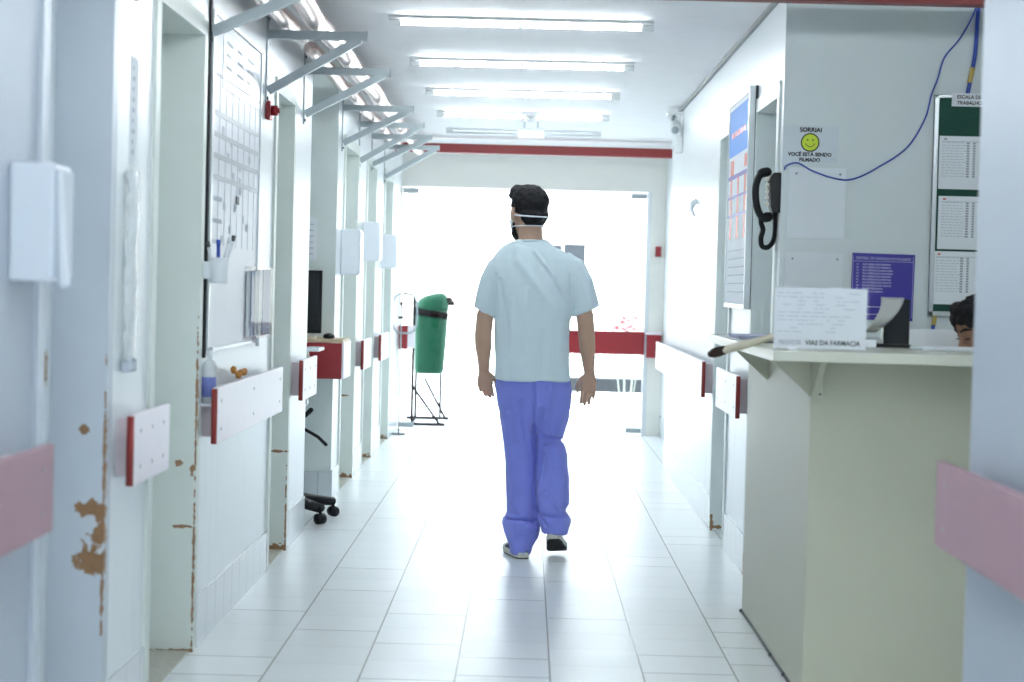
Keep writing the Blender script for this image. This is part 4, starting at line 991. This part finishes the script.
def hand(mb, wrist, down, thumb, palm, curl, flip=1):
    """wrist point, finger direction, thumb-side direction, palm normal; adds a hand to mb"""
    d = Vector(down).normalized(); p = Vector(palm); p = (p - d * p.dot(d)).normalized(); t_ = Vector(thumb); t_ = (t_ - d * t_.dot(d) - p * t_.dot(p)).normalized()
    rings = []
    for l, hw, th in ((-.01, .025, .020), (.015, .030, .018), (.045, .038, .017), (.072, .040, .015), (.090, .037, .011)):
        c = wrist + d * l
        rings.append([c + t_ * hw * math.copysign(abs(math.cos(a)) ** .8, math.cos(a)) + p * th * math.sin(a) for a in [2 * PI * j / 18 for j in range(18)]])
    mb.loft(rings)
    mb.ell(wrist + d * .035 + t_ * .022 + p * .010, (.018, .016, .026), 12, 8)
    for i, (off, ln, r) in enumerate(((.030, .070, .0088), (.0105, .078, .0092), (-.0095, .073, .0088), (-.029, .058, .0078))):
        base = wrist + d * (.082 - (.004 if i in (0,) else .010 if i == 3 else 0)) + t_ * off
        ang = curl * (.8 + .12 * i); dirv = d; q = base - d * .012; pts = [q, base]; rs = [r, r * 1.05]
        for sgi, f_ in enumerate((.45, .32, .25)):
            ang_s = ang * (sgi + .6)
            dv = (d * math.cos(ang_s) + p * math.sin(ang_s) + t_ * off * 1.2 * (1 if sgi == 0 else .3)).normalized()
            q = pts[-1] + dv * ln * f_; pts.append(q); rs.append(r * (1, .93, .80)[sgi])
        mb.tube(pts, rs, 10, round_ends=True)
    b0 = wrist + d * .022 + t_ * .026 + p * .006
    pts = [b0, b0 + (d * .7 + t_ * .6 + p * .25).normalized() * .034, b0 + (d * .7 + t_ * .6 + p * .25).normalized() * .034 + (d * .95 + t_ * .12 + p * .2).normalized() * .028]
    pts.append(pts[-1] + (d + p * .25 - t_ * .12).normalized() * .022)
    mb.tube(pts, [.014, .0115, .0105, .0085], 10, round_ends=True)

# ---- walking man
DM = 9.33
def mp(a, b_, Y=DM): return pq(a, b_, Y)
root = thing('person', (0.05, DM, 0), 'man seen from behind walking away, pale blue scrub top and periwinkle trousers', 'person')
yaw = math.radians(33)
HC = Vector((mp(528, 210).x, DM + .02, 1.668))
def FH(v):
    q = Matrix.Rotation(-.06, 3, 'X') @ v
    return HC + Vector((q.x * math.cos(yaw) - q.y * math.sin(yaw), q.x * math.sin(yaw) + q.y * math.cos(yaw), q.z))
body = MB(); head_parts(body, FH)
NB = Vector((mp(531, 240).x, DM - .005, 1.50))
body.tube([FH(Vector((0, -.02, -.02))), FH(Vector((0, -.022, -.09))), NB, NB - Vector((0, 0, .08))], [.052, .056, .062, .09], 20)
def ring(cx, cy, z, hx, hy, n=28, e=.85): return [(cx + hx * math.copysign(abs(math.cos(a)) ** e, math.cos(a)), cy + hy * math.copysign(abs(math.sin(a)) ** e, math.sin(a)), z) for a in [2 * PI * j / n for j in range(n)]]
bx = mp(532, 320).x
body.loft([ring(bx, DM, z, hx, hy) for z, hx, hy in ((.88, .145, .10), (1.0, .15, .10), (1.15, .145, .095), (1.3, .165, .105), (1.40, .18, .10), (1.455, .15, .08), (1.49, .08, .06))])
legL = [Vector((mp(516, 400).x, DM, .90)), Vector((mp(520, 465).x, DM + .02, .47)), Vector((mp(521, 545).x, DM - .08, .09))]
legR = [Vector((mp(550, 400).x, DM, .90)), Vector((mp(550, 465).x, DM + .01, .48)), Vector((mp(555, 525).x, DM - .135, .19))]
for L in (legL, legR): body.tube([L[0], L[0].lerp(L[1], .5), L[1], L[1].lerp(L[2], .35), L[2]], [.076, .058, .046, .044, .034], 18)
armL = [mp(505, 271), mp(485, 316, DM - .01), mp(483, 335, DM - .01), mp(484, 370, DM + .03)]
armR = [mp(567, 271), mp(585, 316, DM - .01), mp(586.5, 335, DM - .01), mp(589, 371, DM + .03)]
for A in (armL, armR): body.tube([A[0], A[0].lerp(A[1], .6), A[1], A[2], A[2].lerp(A[3], .35), A[2].lerp(A[3], .75), A[3]], [.044, .043, .042, .041, .040, .030, .0265], 18, flat=((0, 1, 0), 1.05))
hand(body, mp(484, 371, DM + .035), (.10, .35, -1), (1, .25, 0), (.25, 1, 0), .36)
hand(body, mp(589.5, 373, DM + .035), (-.03, .10, -1), (-1, .25, 0), (-.2, 1, 0), .16)
bm_ = remesh(body, 'body', .0038, 3)
link('body', bm_, M['skin'], root, True)
# hair, beard
def on_head(c, r, mb, rx=0):
    R = Matrix.Rotation(yaw, 3, 'Z') @ Matrix.Rotation(rx, 3, 'X'); mb.ell(FH(Vector(c)), r, 20, 14, R)
h = MB()
on_head((0, -.020, .040), (.087, .104, .088), h)
on_head((0, -.054, -.022), (.072, .062, .060), h)
on_head((0, -.052, -.052), (.058, .042, .034), h)
on_head((0, .050, .096), (.064, .056, .036), h, .25)
on_head((0, .088, .082), (.052, .028, .030), h)
on_head((.064, .014, .045), (.014, .028, .040), h); on_head((-.064, .014, .045), (.014, .028, .040), h)
link('hair', remesh(h, 'hair', .005, 2, lambda c, n: n * (.006 * noise.noise(c * 40) + .003 * noise.noise(c * 110))), M['hair'], root, True)
bd = MB()
for s in (-1, 1): bd.tube([FH(Vector((s * .060, .034, -.058))), FH(Vector((s * .054, .040, -.088))), FH(Vector((s * .044, .054, -.104))), FH(Vector((s * .012, .080, -.120)))], [.007, .012, .016, .018], 12, round_ends=True)
bd.tube([FH(Vector((-.02, .078, -.115))), FH(Vector((.02, .078, -.115)))], .018, 12, round_ends=True)
link('beard', remesh(bd, 'beard', .004, 1, lambda c, n: n * .003 * noise.noise(c * 90)), M['hair'], root, True)
face_details(FH, root, M['skin'])
# mask and straps
mk = MB(); rr = []
for u, f_, w_ in ((.012, .112, .030), (-.01, .118, .046), (-.04, .122, .056), (-.07, .118, .055), (-.10, .108, .045), (-.118, .095, .030)):
    rr.append([FH(Vector((w_ * math.sin(a), f_ * math.cos(a) * .55 + f_ * .45 - (.0), u))) for a in [-1.35 + 2.7 * j / 12 for j in range(13)]] + [FH(Vector((w_ * .94 * math.sin(a), f_ * math.cos(a) * .55 + f_ * .45 - .006, u))) for a in [1.35 - 2.7 * j / 12 for j in range(13)]])
mk.loft(rr); mask = mk.build('face_mask', M['paper'], root, True)
def strap(u0, u1, w_, bk, fr):
    pts = []
    for k in range(25):
        a = -PI / 2 + (PI * 2) * (k / 24) * 1.0
        a = PI * .12 + PI * .76 * 0 + k / 24 * (2 * PI - PI * .24) + PI / 2
        x_ = w_ * math.cos(a); y_ = math.sin(a); yy_ = (y_ * fr if y_ > 0 else y_ * bk) - (0 if y_ > 0 else 0)
        pts.append(FH(Vector((x_, yy_, u0 + (u1 - u0) * (y_ + 1) / 2))))
    return pts
MB().tube(strap(-.038, -.006, .087, .126, .09), .0035, 8).build('upper_strap', M['paper'], mask, True)
MB().tube(strap(-.078, -.072, .072, .090, .09), .0030, 8).build('lower_strap', M['paper'], mask, True)
# folds
def seg_d(p, a, b_):
    ab = b_ - a; t_ = max(0, min(1, (p - a).dot(ab) / ab.length_squared)); return (p - (a + ab * t_)).length
def folder(creases, amp, sc, back_only=True):
    cr = []
    for (a, b_, w_, h_) in creases:
        A, B = mp(*a), mp(*b_); cr.append((Vector((A.x, A.z)), Vector((B.x, B.z)), w_, h_))
    def f(c, n):
        v = amp * noise.noise(Vector((c.x * sc[0], c.y * sc[1], c.z * sc[2])))
        v += amp * .5 * noise.noise(Vector((c.x * sc[0] * 2.3 + 5, c.y * sc[1] * 2.3, c.z * sc[2] * 2.1)))
        if n.y < .3 or not back_only:
            p = Vector((c.x, c.z))
            for A, B, w_, h_ in cr:
                d_ = seg_d(p, A, B)
                if d_ < w_ * 3: v += h_ * math.exp(-(d_ / w_) ** 2)
        return n * v
    return f
sh = MB(); rr = []
for y_, l_, r_, hy in ((239.5, 516, 547, .058), (243, 511, 552, .068), (247, 504, 559, .078), (252, 499, 566, .088), (259, 493, 574, .098), (268, 489, 578, .108), (283, 490, 579, .120), (300, 492, 577, .126), (309, 493, 574, .127), (320, 495, 569, .128), (340, 495.5, 568.5, .13), (360, 495, 569.5, .13), (380.5, 494, 571.5, .132)):
    a, b_ = mp(l_, y_), mp(r_, y_); rr.append(ring((a.x + b_.x) / 2, DM, (a.z + b_.z) / 2, (b_.x - a.x) / 2, hy, 32, .8))
sh.loft(rr)
def sleeve(pts, ws, lean):
    rr = []
    for i, (p, w_) in enumerate(zip(pts, ws)):
        ax = Vector((math.cos(lean[i]), 0, math.sin(lean[i])))
        rr.append([p + ax * w_ * math.cos(a) + Vector((0, 1, 0)) * w_ * 1.05 * math.sin(a) for a in [2 * PI * j / 24 for j in range(24)]])
    sh.loft(rr)
sleeve([mp(508, 261), mp(497, 270), mp(491, 284), mp(487, 300), mp(484.5, 312.5)], (.052, .060, .062, .061, .060), (-1.0, -.80, -.55, -.45, -.42))
sleeve([mp(563, 261), mp(574, 270), mp(580.5, 284), mp(583.5, 300), mp(586, 311.5)], (.052, .062, .066, .068, .070), (1.0, .80, .55, .45, .42))
shirt_cr = [((518, 262), (552, 305), .020, .007), ((545, 268), (566, 305), .014, -.005), ((528, 290), (524, 372), .012, .006), ((500, 280), (508, 330), .010, -.006), ((556, 320), (552, 375), .012, -.006),
            ((512, 300), (510, 375), .010, .005), ((575, 262), (590, 305), .008, .005), ((570, 275), (572, 315), .006, -.008), ((496, 275), (494, 315), .006, -.008), ((535, 252), (552, 275), .008, .006),
            ((541, 330), (538, 378), .009, -.006), ((515, 243), (530, 247), .005, -.003)]
link('scrub_top', remesh(sh, 'scrub_top', .0065, 4, folder(shirt_cr, .008, (11, 9, 4))), M['shirt'], root, True)
# neckband
nb = [(NB.x + .067 * math.cos(a), DM - .006 + .058 * math.sin(a), 1.512 + .012 * math.sin(-a)) for a in [2 * PI * j / 28 for j in range(29)]]
MB().tube(nb, .006, 8).build('neckband', M['shirt'], root, True)
# trousers
tr = MB(); rr = []
for y_, l_, r_, hy in ((368, 499, 567, .108), (376, 497, 569, .112), (390, 496, 571, .125), (405, 497, 570, .128), (416, 500, 568, .10), (424, 508, 560, .07)):
    a, b_ = mp(l_, y_), mp(r_, y_); rr.append(ring((a.x + b_.x) / 2, DM, (a.z + b_.z) / 2, (b_.x - a.x) / 2, hy, 32, .75))
tr.loft(rr)
def pleg(rows):
    rr = []
    for y_, l_, r_, hy, oy in rows:
        a, b_ = mp(l_, y_, DM + oy), mp(r_, y_, DM + oy); rr.append(ring((a.x + b_.x) / 2, DM + oy, (a.z + b_.z) / 2, (b_.x - a.x) / 2, hy, 26, .85))
    tr.loft(rr)
pleg(((400, 500, 534, .11, 0), (415, 499, 535, .105, 0), (430, 501, 534.5, .095, .01), (445, 503, 534, .09, .02), (460, 505, 534.5, .088, .015), (475, 505.5, 535, .088, .005), (490, 506, 536.5, .088, -.01), (505, 507, 538, .090, -.03), (513, 507.5, 538, .092, -.04),
      (517, 503.5, 539, .095, -.04), (523, 501.5, 541, .10, -.05), (531, 503, 540, .098, -.06), (538, 506, 538, .088, -.07), (545, 508.5, 533, .088, -.085), (553, 510, 531, .088, -.095)))
pleg(((400, 535, 568, .11, 0), (415, 533, 569, .105, 0), (430, 534.5, 565, .095, .02), (438, 535, 562.5, .092, .03), (446, 535, 566, .092, .03), (455, 534.5, 568.5, .090, .02), (475, 534, 569, .090, -.01), (490, 536, 569, .090, -.05), (503, 537, 569, .090, -.08),
      (510, 538, 564.5, .088, -.09), (514, 537, 567.5, .092, -.10), (520, 538, 571, .095, -.12), (526, 541, 570, .090, -.135), (533, 543, 568, .092, -.15)))
pant_cr = [((506, 515.5), (536, 517), .006, -.012), ((540, 511), (564, 512), .006, -.012), ((540, 433), (564, 440), .008, -.010), ((545, 445), (566, 437), .007, .006), ((534, 382), (534, 425), .006, -.010), ((512, 385), (516, 440), .010, .005),
           ((520, 400), (530, 455), .010, -.006), ((552, 385), (546, 430), .010, .005), ((512, 500), (522, 514), .007, .006), ((546, 490), (560, 508), .008, .006), ((520, 530), (536, 524), .006, .005), ((534, 430), (534, 520), .006, -.008),
           ((545, 455), (540, 490), .009, .005), ((510, 460), (515, 500), .010, .004), ((535, 505), (545, 520), .007, -.008)]
link('trousers', remesh(tr, 'trousers', .0065, 3, folder([(a, b_, w_, h_ * 1.7) for a, b_, w_, h_ in pant_cr], .009, (12, 10, 6))), M['trousers'], root, True)
# shoes
def shoe(o, yawz, pitch, roll=0):
    R = Matrix.Rotation(yawz, 3, 'Z') @ Matrix.Rotation(pitch, 3, 'X') @ Matrix.Rotation(roll, 3, 'Y'); o = Vector(o)
    def T(x_, y_, z_): return o + R @ Vector((x_, y_, z_))
    prof_ = [(0, .022, .045), (.02, .030, .058), (.06, .036, .080), (.10, .036, .080), (.15, .042, .062), (.20, .047, .050), (.25, .042, .042), (.275, .028, .034), (.285, .012, .028)]
    up = MB(); rr = []
    for y_, w_, h_ in prof_:
        rr.append([T(w_ * math.cos(a), y_, .022 + (h_ - .022) * max(0, math.sin(a)) ** .8 if math.sin(a) > 0 else .018) for a in [2 * PI * j / 20 for j in range(20)]])
    up.loft(rr); u_ = up.build('shoe', M['navy'], root, True)
    def slab(z0_, z1_, grow, name, m_):
        mb = MB(); rr = []
        for z_ in (z0_, z1_):
            r_ = []
            pr_ = [(y_, w_ + grow) for y_, w_, _ in prof_]; pr_[0] = (-.006, .022); pr_[-1] = (.292, .012)
            for y_, w_ in pr_: r_.append(T(w_, y_, z_ + (.012 * max(0, (y_ - .2) / .09) ** 2)))
            for y_, w_ in reversed(pr_): r_.append(T(-w_, y_, z_ + (.012 * max(0, (y_ - .2) / .09) ** 2)))
            rr.append(r_)
        mb.loft(rr); o_ = mb.build(name, m_, None, False); o_.parent = u_; return o_
    slab(.006, .030, .004, 'midsole', M['midsole']); slab(0, .006, .002, 'outsole', M['outsole'])
hl = mp(521, 556, 9.27)
shoe((hl.x + .010, 9.16, .0005), math.radians(13), 0)
shoe((mp(553.5, 533, 9.2).x, 9.10, .102), math.radians(-6), math.radians(-20), math.radians(-4))

# ---- seated clerk behind the counter
root2 = thing('person', (1.66, 7.2, .45), 'seated dark haired clerk looking down behind the counter, half hidden at right', 'person')
HC2 = Vector((1.60, 6.72, 1.19))
RY = Matrix.Rotation(math.radians(105), 3, 'Z') @ Matrix.Rotation(math.radians(-24), 3, 'X')
def FH2(v): return HC2 + RY @ v
b2 = MB(); head_parts(b2, FH2)
N2 = HC2 + Vector((.10, .0, -.20))
b2.tube([FH2(Vector((0, -.02, -.02))), FH2(Vector((0, -.035, -.09))), N2, N2 - Vector((-.02, 0, .08))], [.05, .053, .06, .085], 18)
sx, sy = N2.x + .03, N2.y
b2.loft([ring(sx, sy, z, hx, hy) for z, hx, hy in ((.50, .12, .16), (.65, .11, .15), (.82, .11, .17), (.92, .10, .18), (.965, .07, .12))])
for s in (-1, 1):
    A = [Vector((sx, sy + s * .17, .92)), Vector((sx - .05, sy + s * .22, .70)), Vector((sx - .26, sy + s * .16, .80))]
    b2.tube([A[0], A[0].lerp(A[1], .5), A[1], A[1].lerp(A[2], .5), A[2]], [.05, .045, .04, .035, .026], 14)
    hand(b2, A[2], (-1, -.2 * s, -.1), (0, -s, 0), (0, 0, -1), .3)
    L = [Vector((sx, sy + s * .09, .53)), Vector((sx - .40, sy + s * .13, .52)), Vector((sx - .40, sy + s * .13, .08))]
    b2.tube([L[0], L[0].lerp(L[1], .5), L[1], L[1].lerp(L[2], .5), L[2]], [.085, .075, .06, .05, .038], 14)
    b2.tube([L[2] + Vector((.04, 0, -.02)), L[2] + Vector((-.16, 0, -.045))], [.04, .03], 12, round_ends=True)
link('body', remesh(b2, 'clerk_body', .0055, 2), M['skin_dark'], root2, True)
h = MB(); RR = RY
for c, r in (((0, -.022, .045), (.084, .100, .084)), ((0, -.05, -.01), (.072, .058, .062)), ((0, .050, .098), (.060, .045, .032)), ((0, .078, .078), (.052, .022, .026)), ((.055, .045, .06), (.024, .04, .035)), ((-.055, .045, .06), (.024, .04, .035))):
    h.ell(FH2(Vector(c)), r, 20, 14, RR)
link('hair', remesh(h, 'clerk_hair', .005, 2, lambda c, n: n * (.009 * noise.noise(c * 35) + .004 * noise.noise(c * 110))), M['hair'], root2, True)
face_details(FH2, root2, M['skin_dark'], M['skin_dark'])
s2 = MB(); s2.loft([ring(sx, sy, z, hx, hy) for z, hx, hy in ((.48, .145, .19), (.65, .135, .18), (.82, .135, .20), (.92, .12, .21), (.975, .075, .12))])
for s in (-1, 1): s2.tube([Vector((sx, sy + s * .15, .92)), Vector((sx - .03, sy + s * .22, .79)), Vector((sx - .05, sy + s * .235, .73))], [.065, .062, .06], 16)
link('shirt', remesh(s2, 'clerk_shirt', .008, 3, lambda c, n: n * .006 * noise.noise(c * 12)), M['white_plastic'], root2, True)
p2 = MB(); p2.loft([ring(sx, sy, z, hx, hy) for z, hx, hy in ((.45, .15, .19), (.52, .15, .19), (.58, .13, .17))])
for s in (-1, 1):
    L = [Vector((sx, sy + s * .09, .53)), Vector((sx - .40, sy + s * .13, .52)), Vector((sx - .40, sy + s * .13, .12))]
    p2.tube([L[0], L[0].lerp(L[1], .5), L[1], L[1].lerp(L[2], .5), L[2]], [.095, .09, .075, .065, .06], 16)
link('trousers', remesh(p2, 'clerk_trousers', .009, 3), M['navy'], root2, True)
t = thing('stool', (sx, sy, 0), 'stool the seated clerk sits on behind the counter', 'stool')
MB().cyl((sx, sy, .38), (sx, sy, .425), .19, 28).build('seat', M['black'], t, False, .01)
for k in range(4):
    a = PI / 4 + k * PI / 2; MB().cyl((sx + .12 * math.cos(a), sy + .12 * math.sin(a), .39), (sx + .2 * math.cos(a), sy + .2 * math.sin(a), 0), .012, 10).build('leg', M['steel'], t, True)
